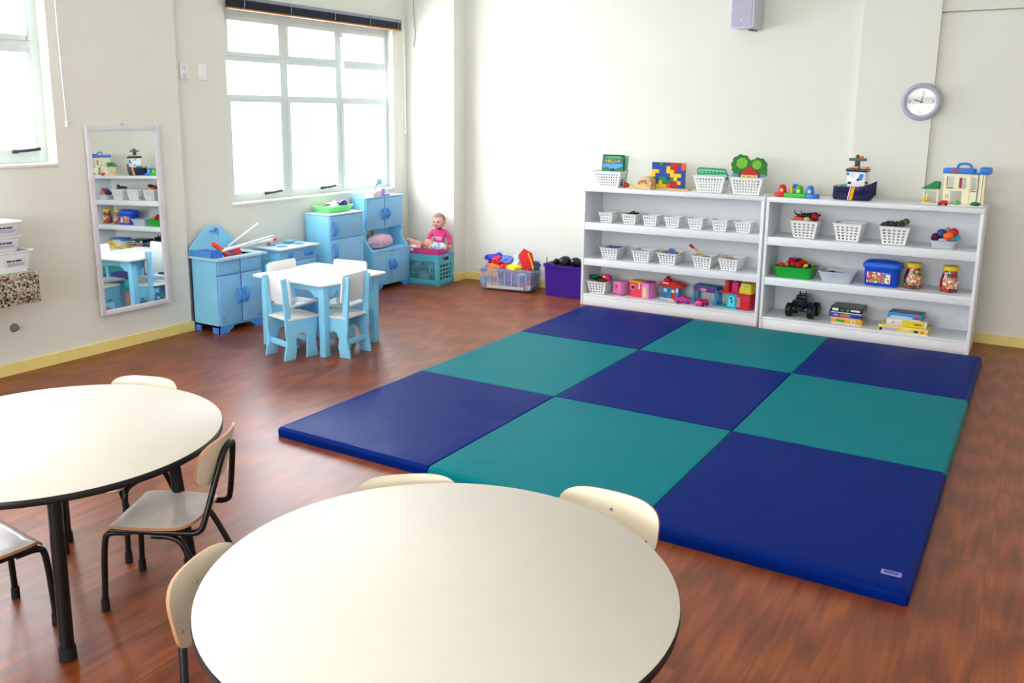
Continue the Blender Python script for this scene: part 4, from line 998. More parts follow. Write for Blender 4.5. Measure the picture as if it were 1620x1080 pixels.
lump('green_toy_piece', GRN, 'small green piece lying in the fourth basket of the middle shelf', 'toy', (.94, 3.96, Z2+.085), (.045, .02, .012), 4)
# lowest basket
for i, (m__, nm, lb, p, d_) in enumerate(((DGRN, 'toy_dinosaur', 'dark green toy animal poking out left of the lowest basket', (-.075, 3.95, .235), (.05, .022, .026)), (BLK, 'toy_piece', 'black toy piece in the middle of the lowest basket', (-.02, 3.95, .225), (.05, .04, .02)),
        (mat('maroon', '#6e1832', .5), 'toy_piece', 'maroon toy piece at the centre of the lowest basket', (.02, 3.93, .222), (.04, .03, .016)), (HPINK, 'toy_piece', 'hot pink toy piece at the right of the lowest basket', (.055, 3.96, .24), (.042, .035, .032)), (YEL, 'toy_piece', 'small yellow toy piece beside the pink one in the lowest basket', (.038, 3.93, .25), (.018, .014, .012)))):
    lump(nm, m__, lb, 'toy', p, d_, i+5, amp=.4, grp='toys in the lowest basket of the left shelf')

# ---- top of left shelf: picture books
def book(lb, loc, rz, w, h, th, cov, rot=None, extra=None, group='picture books in the wide basket', nm='picture_book'):
    t = thing(nm, lb, 'book', loc, rot=rot or (R_(-8), 0, rz), group=group)
    m_ = MB(); m_.b(-w/2, w/2, -th/2, -th/2+.002, 0, h); m_.b(-w/2, w/2, th/2-.002, th/2, 0, h); m_.b(-w/2, -w/2+.002, -th/2, th/2, 0, h); m_.build('cover', cov, t)
    m_ = MB(); m_.b(-w/2+.002, w/2-.003, -th/2+.002, th/2-.002, .003, h-.003); m_.build('pages', PAPER, t)
    if extra: extra(t, w, h, th)
    return t
def cover_front(t, w, h, th):
    y = -th/2
    m_ = MB(); m_.box((0, y-.0006, h*.60), (w*.92, .0008, h*.60)); m_.build('sky_picture', mat('cover_sky', '#4aa3d8', .35), t)
    m_ = MB(); m_.box((.0, y-.0008, h*.915), (w*.80, .0012, h*.07)); m_.build('green_header', mat('cover_green', '#3f9a4a', .35), t)
    m_ = MB(); m_.box((.0, y-.0010, h*.79), (w*.90, .0012, h*.17)); m_.build('title_band', mat('title_band', '#2a6a6a', .35), t)
    m_ = MB(); m_.prism([(-.1, 0), (-.1, .03), (-.05, .045), (-.01, .02), (.04, .03), (.1, .055), (.1, 0)], .001, T(0, y-.0014, h*.44)); m_.build('hill_picture', mat('cover_hill', '#2f7a4a', .4), t)
    m_ = MB(); m_.ball((.0, y-.002, h*.50), (.022, .001, .018)); m_.build('dark_picture', mat('cover_dark', '#3a2c44', .4), t)
    text('ABELHA', .041, YEL, t, T(-.003, y-.0022, h*.79) @ ROTX(PI/2), 'title')
    text('AVENTURA DA', .016, mat('lime_print', '#b6e04a', .5), t, T(.01, y-.0022, h*.91) @ ROTX(PI/2), 'upper_title')
book('dark green picture book with yellow title, foremost in the wide basket', (.048, 3.985, ZT+.012), 0, .20, .268, .012, mat('cover_dark_green', '#12413a', .3), extra=cover_front)
book('picture book with pale green cover, backmost in the wide basket', (.062, 4.045, ZT+.010), 0, .20, .262, .010, mat('cover_mint', '#8fd8a8', .3))
book('brown picture book just behind the foremost one in the wide basket', (.035, 4.015, ZT+.010), 0, .205, .245, .010, mat('cover_brown', '#6b4436', .3))
t = thing('rattle', 'red and lime green toy rattle lying beside the basket of books', 'rattle', (.215, 3.95, ZT+.026), rot=(0, 0, R_(-10)))
m_ = MB(); m_.lathe([(.004, -.035), (.024, -.03), (.026, -.022), (.012, .02), (.010, .026)], n=18, M=ROTY(PI/2)); m_.build('cup', mat('dark_red_plastic', '#a3121e', .3), t)
m_ = MB(); m_.cyl((.024, 0, 0), (.055, 0, -.012), .010, n=12); m_.build('ring', mat('lime_plastic', '#b4d43a', .4), t)
m_ = MB(); m_.cyl((.055, 0, -.012), (.10, 0, -.014), .012, n=12); m_.build('handle', WOOD, t)
t = thing('wooden_basket_toy', 'rounded pale wooden toy carved with patterns, beside the block puzzle', 'wooden toy', (.385, 3.955, ZT), rz=R_(-6))
m_ = MB(); P = [(-.07, 0), (-.075, .05), (-.055, .09), (-.02, .105), (.04, .105), (.065, .09), (.07, .05), (.07, 0)]; m_.prism(P, .10, bev=.012); m_.build('body', mat('carved_pale_wood', '#d8b483', .6, var=.3, nscale=45, bump=.8, bscale=60), t)
m_ = MB(); m_.tube([(-.05, -.052, .04), (-.03, -.055, .07), (.01, -.055, .075), (.03, -.052, .045)], .005, 8, smooth=2); m_.build('carved_arch', mat('dark_toy_wood', '#9c7145', .6), t)
# block puzzle on a wooden stand
t = thing('block_puzzle', 'upright board of interlocking blue red yellow green blocks on wooden stand', 'puzzle', (.563, 4.00, ZT), rz=R_(-3))
m_ = MB(); m_.b(-.205, .20, -.045, .03, 0, .016, bev=.002); m_.build('stand', WOOD, t)
m_ = MB(); m_.b(-.148, .148, .004, .012, .016, .225); m_.build('back_board', mat('dark_toy_wood', '#9c7145', .6), t)
PG_ = ['BBGBBRRRO', 'BBBBYRRBO', 'YYBBYYRBB', 'YBBBBYYYB', 'GBGGBGYBB', 'GGYGGRRYB', 'GYYYORRBB']
cm = {'B': mat('puzzle_blue', '#1b449c', .35), 'R': mat('puzzle_red', '#b81a28', .35), 'Y': mat('puzzle_yellow', '#f2c51c', .35), 'G': mat('puzzle_green', '#138a3c', .35), 'O': mat('puzzle_orange', '#ee5a2a', .35)}
cw_, ch_ = .298/9, .212/7
seen = set()
for r in range(7):
    for c in range(9):
        if (r, c) in seen: continue
        k = PG_[r][c]; comp = []; st = [(r, c)]
        while st:
            q = st.pop()
            if q in seen or not (0 <= q[0] < 7 and 0 <= q[1] < 9) or PG_[q[0]][q[1]] != k: continue
            seen.add(q); comp.append(q); st += [(q[0]+1, q[1]), (q[0]-1, q[1]), (q[0], q[1]+1), (q[0], q[1]-1)]
        m_ = MB()
        for (a, b_) in comp: m_.b(-.149+b_*cw_, -.149+(b_+1)*cw_-.0004, -.010, .0035, .228-(a+1)*ch_+.0004, .228-a*ch_)
        m_.build('puzzle_block', cm[k], t)
# green slotted boards in basket
for i, (lb, dx, dz, rt) in enumerate((('mint and green slotted toy board, upper one sticking out of the wide basket', 0, .148, 1.5), ('mint and green slotted toy board lying lower in the wide basket', .025, .112, -1.5))):
    t = thing('slotted_board', lb, 'toy board', (.945+dx, 3.965-.03*i, ZT+dz+.02), rot=(R_(8), R_(rt), 0), group='slotted boards in the wide basket')
    m_ = MB(); m_.prism(rrect(.245, .06, .02), .012, bev=.003); m_.build('board', mat('emerald_board', '#1b9a62', .4), t)
    m_ = MB(); m_.prism(rrect(.225, .030, .012), .002, T(0, -.0072, .002)); m_.build('panel', mat('mint_panel', '#8fe0bc', .4), t)
    m_ = MB()
    for k in range(7): m_.box((-.09+.03*k, -.009, .002), (.018, .002, .007), bev=0)
    m_.build('slots', mat('dark_slot', '#123b34', .6), t)
lump('toy_piece', RED, 'small red toy piece at the left inside the basket of green boards', 'toy', (.855, 3.95, ZT+.135), (.03, .02, .012), 3)
# tree and house board
t = thing('tree_house_board', 'flat wooden picture of two green trees and a red roofed house in a basket', 'toy board', (1.243, 3.965, ZT+.07), rot=(R_(-6), 0, R_(2)))
def lobes(cx, cz, R, n, k):
    P = []
    for i in range(n*6):
        a = 2*PI*i/(n*6); r = R*(1+k*abs(math.sin(a*n/2))); P.append((cx+r*math.cos(a), cz+r*math.sin(a)))
    return P
m_ = MB(); m_.prism(lobes(-.065, .165, .072, 9, .14), .008, bev=.0015); m_.prism(lobes(-.075, .125, .055, 7, .14), .0078); m_.build('left_tree_crown', mat('leaf_green_wood', '#267a26', .5, var=.25, nscale=25), t)
m_ = MB(); m_.prism(lobes(.070, .150, .066, 9, .14), .0074, bev=.0015); m_.prism(lobes(.092, .110, .05, 7, .14), .0072); m_.build('right_tree_crown', mat('leaf_green_wood', '#267a26', .5, var=.25, nscale=25), t)
m_ = MB(); m_.prism(lobes(-.058, .175, .040, 8, .15), .002, T(0, -.0052, 0)); m_.prism(lobes(.060, .165, .034, 8, .15), .002, T(0, -.0052, 0)); m_.build('leaf_highlights', mat('light_leaf_print', '#74b82e', .5, var=.2, nscale=40), t)
m_ = MB(); m_.b(-.13, .13, -.004, .004, .0, .09); m_.build('blue_base', mat('pale_blue_wood', '#5f9fc4', .5), t)
m_ = MB(); m_.b(-.075, -.062, -.008, -.004, 0, .10); m_.b(.075, .088, -.008, -.004, 0, .10); m_.build('trunk', mat('dark_trunk', '#3a2a1c', .6), t)
m_ = MB(); m_.b(-.060, .075, -.012, -.004, .0, .085); m_.build('house_wall', mat('straw_yellow', '#ecd27a', .5), t)
m_ = MB(); m_.prism([(-.078, .083), (-.035, .118), (.008, .155), (.05, .120), (.092, .083)], .012, T(0, -.010, 0)); m_.build('roof', mat('tile_red', '#bc1f1c', .5, var=.15, nscale=40), t)
m_ = MB(); m_.prism(lobes(.008, .055, .018, 6, .1), .002, T(0, -.0132, 0)); m_.prism(lobes(-.035, .06, .012, 6, .1), .002, T(0, -.0132, 0)); m_.prism(lobes(.05, .06, .012, 6, .1), .002, T(0, -.0132, 0)); m_.build('round_window', TAN, t)

# ---- top of the right shelf
t = thing('pop_up_toy', 'row of coloured domes on a red green and blue rocking base', 'baby toy', (1.638, 3.925, ZT), rz=R_(-4))
def slab(x0, x1, m__, nm): 
    m_ = MB(); m_.prism(rrect(x1-x0, .10, .045, cx=(x0+x1)/2), .030, T(0, 0, .017) @ FLAT, bev=.008); m_.build(nm, m__, t)
slab(-.17, -.07, RED, 'red_base'); slab(-.105, .10, mat('grass_green_plastic', '#3fb83c', .35), 'green_base'); slab(.07, .17, mat('azure_plastic', '#2f7fe0', .35), 'blue_base')
for x, m__, nm in ((-.112, RED, 'red_dome'), (.018, mat('grass_green_plastic', '#3fb83c', .35), 'green_dome'), (.10, mat('azure_plastic', '#2f7fe0', .35), 'blue_dome')):
    m_ = MB(); m_.lathe([(.029, .028), (.030, .06), (.024, .085), (.012, .094), (.002, .096)], (x, 0, 0), 20); dm = m_.build(nm, m__, t)
    m_ = MB(); m_.ball((x+.004, -.030, .05), (.013, .006, .015)); m_.build('figure', mat('toy_face', '#e9c9a4', .5), dm)
m_ = MB(); m_.lathe([(.018, .03), (.012, .06), (.003, .085)], (-.045, .01, 0), 14); m_.build('yellow_cone', YEL, t)
m_ = MB(); m_.box((-.018, .01, .085), (.032, .03, .03), bev=.004); m_.box((-.012, .01, .05), (.022, .025, .05), bev=.003); m_.build('blue_block', BLU, t)

# toy ship: hull lofted along x, bow right
t = thing('toy_ship', 'big navy toy tugboat with yellow stripe and white cabin on the right shelf', 'toy ship', (2.055, 3.95, ZT), rz=R_(-6))
m_ = MB(); secs = [(-.150, .040, .040, .105, .012), (-.140, .052, .036, .105, .0), (-.08, .060, .048, .098, 0), (0, .062, .052, .100, 0), (.07, .056, .042, .110, 0), (.115, .036, .020, .128, .004), (.150, .006, .004, .150, .045)]
def hull(secs, m_, inner=False):
    R = []
    for x, wt, wb, zt_, zb in secs:
        zb = max(zb, .0)
        prof = [(-wt, zt_), (-wt*1.0, zb+(zt_-zb)*.55), (-wb, zb+.004), (-wb*.7, zb), (wb*.7, zb), (wb, zb+.004), (wt, zb+(zt_-zb)*.55), (wt, zt_), (wt*.86, zt_), (wt*.82, zt_-.02), (-wt*.82, zt_-.02), (-wt*.86, zt_)]
        R.append([m_.bm.verts.new((x, y, z)) for y, z in prof])
    m_.skin(R); return m_
hull(secs, m_).build('hull', mat('glossy_navy_plastic', '#10144a', .22, coat=.3), t, sharp=50)
m_ = MB()
def stripe(x0, x1, s_): 
    z0, z1 = .004, .099
    for y in (-1, 1):
        R = [[m_.bm.verts.new((xx+.02*(k/5), y*(wy), z)) for xx, wy in ((x0, .0528+.010*min(1, k/2.7)), (x1, .0528+.010*min(1, k/2.7)))] for k, z in enumerate([z0+(z1-z0)*q/5 for q in range(6)])]
        m_.skin(R, cap=False, closed=False)
stripe(-.030, -.004, 1); m_.build('yellow_stripe', mat('amber_plastic', '#f0a51c', .3), t)
m_ = MB(); stripe(-.040, -.034, 1); m_.build('white_stripe', WHITE, t)
m_ = MB(); m_.lathe([(.007, 0), (.006, .002)], n=12, M=T(.035, -.0635, .088) @ ROTX(PI/2)); m_.build('red_badge', RED, t)
m_ = MB(); m_.b(-.138, -.095, -.04, .04, .09, .112, bev=.004); m_.build('stern_box', mat('sand_plastic', '#b9a878', .5), t)
m_ = MB(); m_.prism([(-.02, 0), (.115, 0), (.115, .022), (.10, .03), (.0, .012), (-.02, .012)], .07, T(0, 0, .092)); m_.build('fore_deck', TAN, t)
m_ = MB(); m_.b(-.055, .075, -.042, .042, .100, .215, bev=.006); cb = m_.build('cabin', WHITE, t)
m_ = MB(); m_.box((.045, -.0425, .175), (.03, .003, .045), rot=(0, .3, 0)); m_.box((-.050, -.043, .195), (.02, .003, .02)); m_.build('window', mat('sea_blue', '#3f86c8', .3), cb)
m_ = MB(); m_.ball((-.035, -.045, .13), (.014, .007, .010)); m_.ball((.025, -.045, .155), (.010, .006, .009)); m_.ball((.085, -.035, .135), (.012, .007, .008)); m_.build('porthole_guns', BLK, cb)
m_ = MB(); m_.b(-.030, -.027, -.0435, -.042, .17, .20); m_.b(-.018, -.015, -.0435, -.042, .17, .20); m_.b(-.006, -.003, -.0435, -.042, .17, .20); m_.build('ladder_lines', GREYP, cb)
m_ = MB(); m_.b(-.066, .086, -.052, .052, .213, .236, bev=.004); m_.build('cabin_roof', mat('glossy_navy_plastic', '#10144a', .22, coat=.3), t)
m_ = MB(); m_.b(-.020, .018, -.03, .03, .236, .252, bev=.003); m_.b(.040, .082, -.03, .03, .236, .250, bev=.003); m_.b(-.052, -.022, -.03, .03, .236, .246, bev=.002); m_.build('roof_boxes', mat('toy_orange_tan', '#e09a50', .5), t)
m_ = MB(); m_.b(-.016, .016, -.016, .016, .25, .292, bev=.003); m_.build('mast', mat('slate_grey_plastic', '#3d4450', .5), t)
m_ = MB(); m_.b(-.058, .060, -.022, .022, .292, .312, bev=.004); m_.build('crow_platform', mat('grey_green_plastic', '#5b665f', .5), t)
m_ = MB(); m_.lathe([(.014, .312), (.015, .328), (.010, .337)], (-.002, 0, 0), 14); m_.build('brown_lookout', BROWN, t)
m_ = MB(); m_.ball((.028, 0, .318), .014); m_.build('orange_lookout', ORANGE, t)
m_ = MB(); m_.b(-.074, -.055, -.048, .03, .10, .122, bev=.003); m_.build('teal_hatch', TEAL, t)
m_ = MB(); m_.tube([(.150, -.005, .10), (.168, -.01, .085), (.160, -.01, .05), (.135, -.012, .03)], .0015, 6, smooth=2); m_.build('anchor_line', mat('twine', '#b8a890', .7), t)

# toy castle/garage
t = thing('toy_playhouse', 'cream toy playhouse with blue roofs and carry handle on the right shelf', 'toy house', (2.775, 3.955, ZT), rz=R_(-4))
m_ = MB()
def wall_with(m_, x0, x1, y, z0, z1, holes, th=.008):
    xs = sorted(set([x0, x1]+[v for h_ in holes for v in h_[:2]])); zs = sorted(set([z0, z1]+[v for h_ in holes for v in h_[2:]]))
    for a, b_ in zip(xs, xs[1:]):
        for c, d_ in zip(zs, zs[1:]):
            cx, cz = (a+b_)/2, (c+d_)/2
            if not any(h_[0] < cx < h_[1] and h_[2] < cz < h_[3] for h_ in holes): m_.b(a, b_, y-th/2, y+th/2, c, d_)
wall_with(m_, -.125, .040, -.05, .008, .225, [(-.108, -.060, .135, .205), (-.030, .018, .125, .200), (-.075, -.005, .008, .105)])
wall_with(m_, .040, .085, -.045, .008, .225, [(.048, .078, .11, .205)])
m_.b(-.125, -.117, -.05, .05, .008, .225); m_.b(.077, .085, -.045, .05, .008, .225); m_.b(-.125, .085, -.05, .05, .108, .116)
m_.b(.095, .115, -.05, -.03, .008, .235); m_.b(.118, .132, -.045, -.025, .008, .235); m_.b(.09, .13, .03, .04, .008, .235); m_.b(.085, .12, .02, .03, .008, .10)
m_.build('walls', CREAMP, t)
m_ = MB(); m_.b(-.155, .14, -.075, .06, .0, .010, bev=.002); m_.build('base_plate', mat('white_lilac_base', '#e6e1ea', .5), t)
m_ = MB(); m_.b(-.137, .060, -.062, .06, .225, .262, bev=.006); m_.build('long_roof', mat('sky_roof_blue', '#2f7fd8', .35), t)
m_ = MB(); m_.b(.055, .10, -.055, .05, .222, .236, bev=.003); m_.b(.092, .160, -.06, .05, .225, .275, bev=.010); m_.build('tower_roof', mat('sky_roof_blue', '#2f7fd8', .35), t)
m_ = MB(); m_.tube([(-.055, -.01, .262), (-.050, -.01, .285), (-.03, -.01, .295), (.01, -.01, .295), (.03, -.01, .285), (.035, -.01, .262)], .0085, 10, smooth=2); m_.build('carry_handle', mat('sky_roof_blue', '#2f7fd8', .35), t)
m_ = MB(); m_.lathe([(.022, 0), (.021, .003)], n=20, M=T(-.062, -.062, .245) @ ROTX(PI/2) @ Matrix.Diagonal((1, .55, 1, 1))); m_.build('red_badge', mat('badge_red', '#d8344a', .4), t)
m_ = MB(); m_.b(-.106, -.062, -.062, -.052, .122, .130, bev=.001); m_.build('window_box', GRN, t)
m_ = MB(); m_.b(-.028, -.012, -.044, -.040, .126, .198); m_.build('shutter', mat('dark_red_plastic', '#a3121e', .3), t)
m_ = MB(); m_.b(.048, .082, -.054, -.046, .104, .110); m_.build('grey_ledge', DSTEEL, t)
m_ = MB()
for dx in (-.103, -.09): 
    for dz in (.072, .058): m_.box((dx, -.0545, dz), (.008, .001, .008))
m_.build('wall_print', mat('print_grey', '#8f8d86', .6), t)
m_ = MB(); m_.ball((.088, -.065, .02), (.035, .018, .016), amp=.2, seed=2); m_.build('green_bush', DGRN, t)
m_ = MB(); m_.tube([(.088, -.062, .02), (.088, -.062, .225)], .0018, 6); m_.build('pole', GREYP, t)
m_ = MB(); m_.ball((-.025, -.068, .022), (.016, .012, .016), amp=.1); m_.build('green_seat', mat('leaf_plastic', '#5fae3a', .5), t)
# tree slide part at its left
t = thing('toy_tree_house', 'green toy canopy with yellow seat left of the cream playhouse', 'toy', (2.575, 3.975, ZT), rz=R_(-4))
m_ = MB(); m_.b(-.075, .045, -.045, .045, 0, .008, bev=.002); m_.build('base_plate', mat('white_lilac_base', '#e6e1ea', .5), t)
m_ = MB(); m_.prism([(-.075, .108), (-.045, .13), (-.02, .142), (.0, .15), (.01, .165), (.045, .162), (.045, .110)], .075, bev=.006); m_.build('canopy', mat('pine_green_plastic', '#128a4a', .45), t)
m_ = MB(); m_.b(-.06, -.05, -.01, .0, .008, .112); m_.b(.03, .04, -.01, .0, .008, .112); m_.b(-.06, .04, .0, .006, .09, .112); m_.build('posts', CREAMP, t)
m_ = MB(); m_.ball((-.04, -.015, .035), (.032, .022, .016), amp=.1); m_.build('yellow_seat', YEL, t)
m_ = MB(); m_.lathe([(.007, .05), (.004, .075), (.001, .09)], (-.035, -.01, 0), 10); m_.build('white_cone', WHITE, t)
t = thing('toy_car', 'tiny red toy car parked before the cream playhouse', 'toy car', (2.655, 3.895, ZT), rz=.2)
m_ = MB(); m_.prism([(-.035, .006), (-.035, .016), (-.02, .020), (-.008, .036), (.025, .036), (.032, .018), (.032, .006)], .032, bev=.003); m_.build('car_body', RED, t)
for x in (-.02, .018):
    m_ = MB(); m_.cyl((x, -.018, .008), (x, .018, .008), .0078, n=14); m_.build('wheel', BLK, t)

# ---- right shelf, upper board: animals etc.
AG = 'toy animals in the tall basket'
def animal(nm, lb, m__, loc, rz, s=1.0, horn=False, stripe=None):
    t = thing(nm, lb, 'toy animal', loc, rz, AG)
    vs = [(0, 0, .045, .018), (.035, 0, .047, .017), (.055, 0, .056, .012), (.075, 0, .060, .012), (.092, 0, .054, .007), (-.03, 0, .045, .018), (-.055, 0, .042, .010), (-.078, 0, .060, .004), (-.082, 0, .082, .003),
          (.030, .012, .022, .007), (.032, .013, .0, .006), (.030, -.012, .022, .007), (.032, -.013, 0, .006), (-.035, .012, .022, .008), (-.038, .013, 0, .006), (-.035, -.012, .022, .008), (-.038, -.013, 0, .006)]
    es = [(0, 1), (1, 2), (2, 3), (3, 4), (0, 5), (5, 6), (6, 7), (7, 8), (1, 9), (9, 10), (1, 11), (11, 12), (5, 13), (13, 14), (5, 15), (15, 16)]
    skin_body('body', vs, es, m__, t, 1)
    return t
animal('toy_tiger', 'black and cream toy tiger standing on top of the basket', mat('tiger_coat', '#2c2622', .5, var=.9, nscale=30), (1.715, 3.915, Z1+.128), R_(5))
animal('toy_horse', 'dark brown toy horse behind the toy tiger in the basket', mat('horse_brown', '#4a241c', .5, var=.2), (1.745, 3.955, Z1+.120), R_(-20))
m_ = MB(); m_.box((0, 0, 0), (.075, .04, .035), bev=.006); solid(m_, 'orange_block', mat('vermilion', '#e8551e', .4), 'orange toy block at the left of the animal basket', 'toy block', (1.675, 3.90, Z1+.142), rot=(.1, .1, .1))
lump('red_toy_figure', mat('dark_red_plastic', '#a3121e', .3), 'dark red rounded toy at the right of the animal basket', 'toy', (1.785, 3.93, Z1+.165), (.028, .025, .035), 3)
lump('cream_toy_animal', mat('cream_animal', '#d8c49a', .5), 'cream small toy animal at the front of the animal basket', 'toy animal', (1.735, 3.885, Z1+.145), (.022, .014, .018), 5)
for i, (x, y, z, a) in enumerate(((-.07, -.01, .142, .3), (-.035, 0, .152, -.2), (0, .01, .148, .5), (.03, -.01, .150, -.5), (.055, .01, .162, .2), (-.05, .03, .14, .9))):
    lump('dark_toy_animal', mat('dark_olive_toy', '#34372a', .5, var=.3, nscale=30), 'dark olive toy animal heaped in the middle tall basket', 'toy animal', (2.36+x, 3.93+y, Z1+z), (.035, .014, .018), i+11, (0, -a*.6, a), .5, grp='dark toys in the middle tall basket')
m_ = MB(); m_.lathe([(.012, 0), (.022, .018), (.02, .035), (.006, .042)], n=14); solid(m_, 'green_toy_ball', mat('moss_green_toy', '#4f6a30', .5), 'moss green rounded toy at the right top of the middle tall basket', 'toy', (2.425, 3.93, Z1+.150))
lump('red_toy_scrap', mat('dark_red_plastic', '#a3121e', .3), 'small red toy seen inside the empty looking tall basket', 'toy', (1.99, 3.93, Z1+.03), (.03, .03, .025), 3)
solid(open_tray(.165, .13, .055), 'milky_tub', MILK, 'small milky plastic tub of bright figures, right end of upper board', 'tub', (2.685, 3.93, Z1))
for i, (m__, nm, lb, p, d_) in enumerate(((mat('plum_toy', '#5a1a4a', .5), 'toy_figure', 'plum coloured toy at the left of the milky tub', (2.625, 3.93, Z1+.072), (.028, .03, .03)), (mat('denim_toy', '#2c4a9c', .5), 'toy_figure', 'blue toy figure at the top left of the milky tub', (2.665, 3.93, Z1+.105), (.034, .03, .028)),
        (ORANGE, 'toy_figure', 'orange toy fish shape in the middle of the milky tub', (2.715, 3.90, Z1+.090), (.036, .026, .030)), (mat('crimson_toy', '#d01f2c', .45), 'toy_figure', 'crimson toy figure at the top right of the milky tub', (2.742, 3.935, Z1+.112), (.032, .028, .032)),
        (mat('turquoise_toy', '#2aa6c4', .45), 'toy_figure', 'turquoise toy hanging over the right rim of milky tub', (2.768, 3.92, Z1+.078), (.020, .02, .022)), (BLK, 'toy_figure', 'black toy in the dark centre of the milky tub', (2.68, 3.955, Z1+.075), (.045, .03, .025)),
        (mat('light_grey_toy', '#c8c4bc', .5), 'toy_figure', 'pale grey toy at the front rim of the milky tub', (2.68, 3.885, Z1+.060), (.030, .014, .012)), (mat('beige_toy', '#b89a7a', .5), 'toy_figure', 'beige toy figure at the very top of the milky tub', (2.70, 3.95, Z1+.130), (.018, .018, .016)))):
    lump(nm, m__, lb, 'toy figure', p, d_, i+21, amp=.25, grp='figures in the milky tub')

# ---- right shelf, middle board
solid(open_tray(.285, .23, .085, .92), 'green_tray', mat('kelly_green_plastic', '#1fa63a', .38), 'bright green tray heaped with coloured toy blocks', 'tray', (1.665, 3.965, Z2))
random.seed(11)
BC = [('red', RED), ('crimson', mat('crimson_toy', '#d01f2c', .45)), ('magenta', mat('magenta_block', '#b81f6a', .4)), ('black', BLK), ('yellow', YEL), ('navy', NAVY), ('white', WHITE), ('orange', ORANGE)]
spots = [(-.10, -.05), (-.06, -.06), (-.02, -.05), (.03, -.055), (.08, -.05), (-.09, 0), (-.05, .01), (0, -.01), (.04, .0), (.09, .0), (-.06, .05), (-.01, .05), (.05, .045), (.1, .05), (-.04, 0), (.02, .01), (.05, -.02), (-.02, .02)]
bi = 0
for k, (x, y) in enumerate(spots):
    c, m__ = BC[[0, 7, 1, 0, 4, 6, 2, 1, 3, 5, 7, 2, 0, 4, 2, 3, 0, 1][k]]
    z = Z2+.078+(.028 if k < 14 else .052)*max(0, 1-(abs(x)/.14)**2)
    m_ = MB(); m_.box((0, 0, 0), (.042, .03, .022), bev=.003)
    for dx in (-.010, .010): m_.cyl((dx, 0, .011), (dx, 0, .015), .006, n=8)
    solid(m_, 'toy_block', m__, '%s toy block in the heap on the bright green tray' % c, 'toy block', (1.665+x, 3.965+y, z), rot=(random.uniform(-.6, .6), random.uniform(-.6, .6), random.uniform(0, 3)), group='toy blocks in the green tray')
solid(open_tray(.255, .22, .080, .82), 'milky_tray', MILK, 'milky white plastic tray with a few toy pieces, right of green tray', 'tray', (1.985, 3.95, Z2))
for i, (m__, c, p, d_) in enumerate(((NAVY, 'navy', (-.04, -.01, .052), (.035, .025, .02)), (TAN, 'tan', (.02, -.03, .045), (.04, .016, .012)), (mat('olive_yellow', '#c8b83a', .5), 'olive yellow', (.065, -.03, .048), (.03, .018, .012)), (mat('teal_blue_piece', '#2f8a9c', .5), 'teal', (.01, .02, .05), (.03, .02, .014)), (RED, 'red', (-.02, -.055, .03), (.02, .012, .01)))):
    lump('toy_piece', m__, '%s toy piece lying in the milky white tray' % c, 'toy', (1.985+p[0], 3.95+p[1], Z2+p[2]), d_, i+31, grp='pieces in the milky tray')
# blue bucket with lid
t = thing('blue_brick_bucket', 'blue plastic bucket with lid and colourful picture label on the right shelf', 'bucket', (2.297, 3.955, Z2), rz=R_(-3))
m_ = MB(); RR = []
for wx, dy, z in ((.225, .13, 0), (.232, .136, .008), (.245, .148, .145)):
    RR.append([m_.bm.verts.new((x, y, z)) for x, y in rrect(wx, dy, .035)])
m_.skin(RR); m_.build('bucket_body', mat('cobalt_bucket', '#1c49c8', .3), t)
m_ = MB(); RR = []
for wx, dy, z in ((.262, .162, .135), (.268, .168, .142), (.268, .168, .158), (.25, .15, .175), (.20, .11, .182)):
    RR.append([m_.bm.verts.new((x, y, z)) for x, y in rrect(wx, dy, .045)])
m_.skin(RR); m_.build('lid', mat('azure_lid', '#2a66dc', .28), t)
m_ = MB(); m_.tube([(-.128, -.01, .15), (-.12, -.01, .175), (-.08, -.01, .19), (.08, -.01, .19), (.12, -.01, .175), (.128, -.01, .15)], .006, 8, smooth=2); m_.build('carry_handle', mat('cobalt_bucket', '#1c49c8', .3), t)
m_ = MB(); m_.prism(rrect(.165, .085, .006), .002, T(-.012, -.0735, .068) @ ROTX(R_(-3.5))); m_.build('picture_label', mat_cells('bucket_label_print', ['#e8c23a', '#d8402a', '#f2f2ea', '#3a9c4a', '#e07a28', '#4a6ad0', '#c8281f', '#f0e0a0'], 60, .35), t)
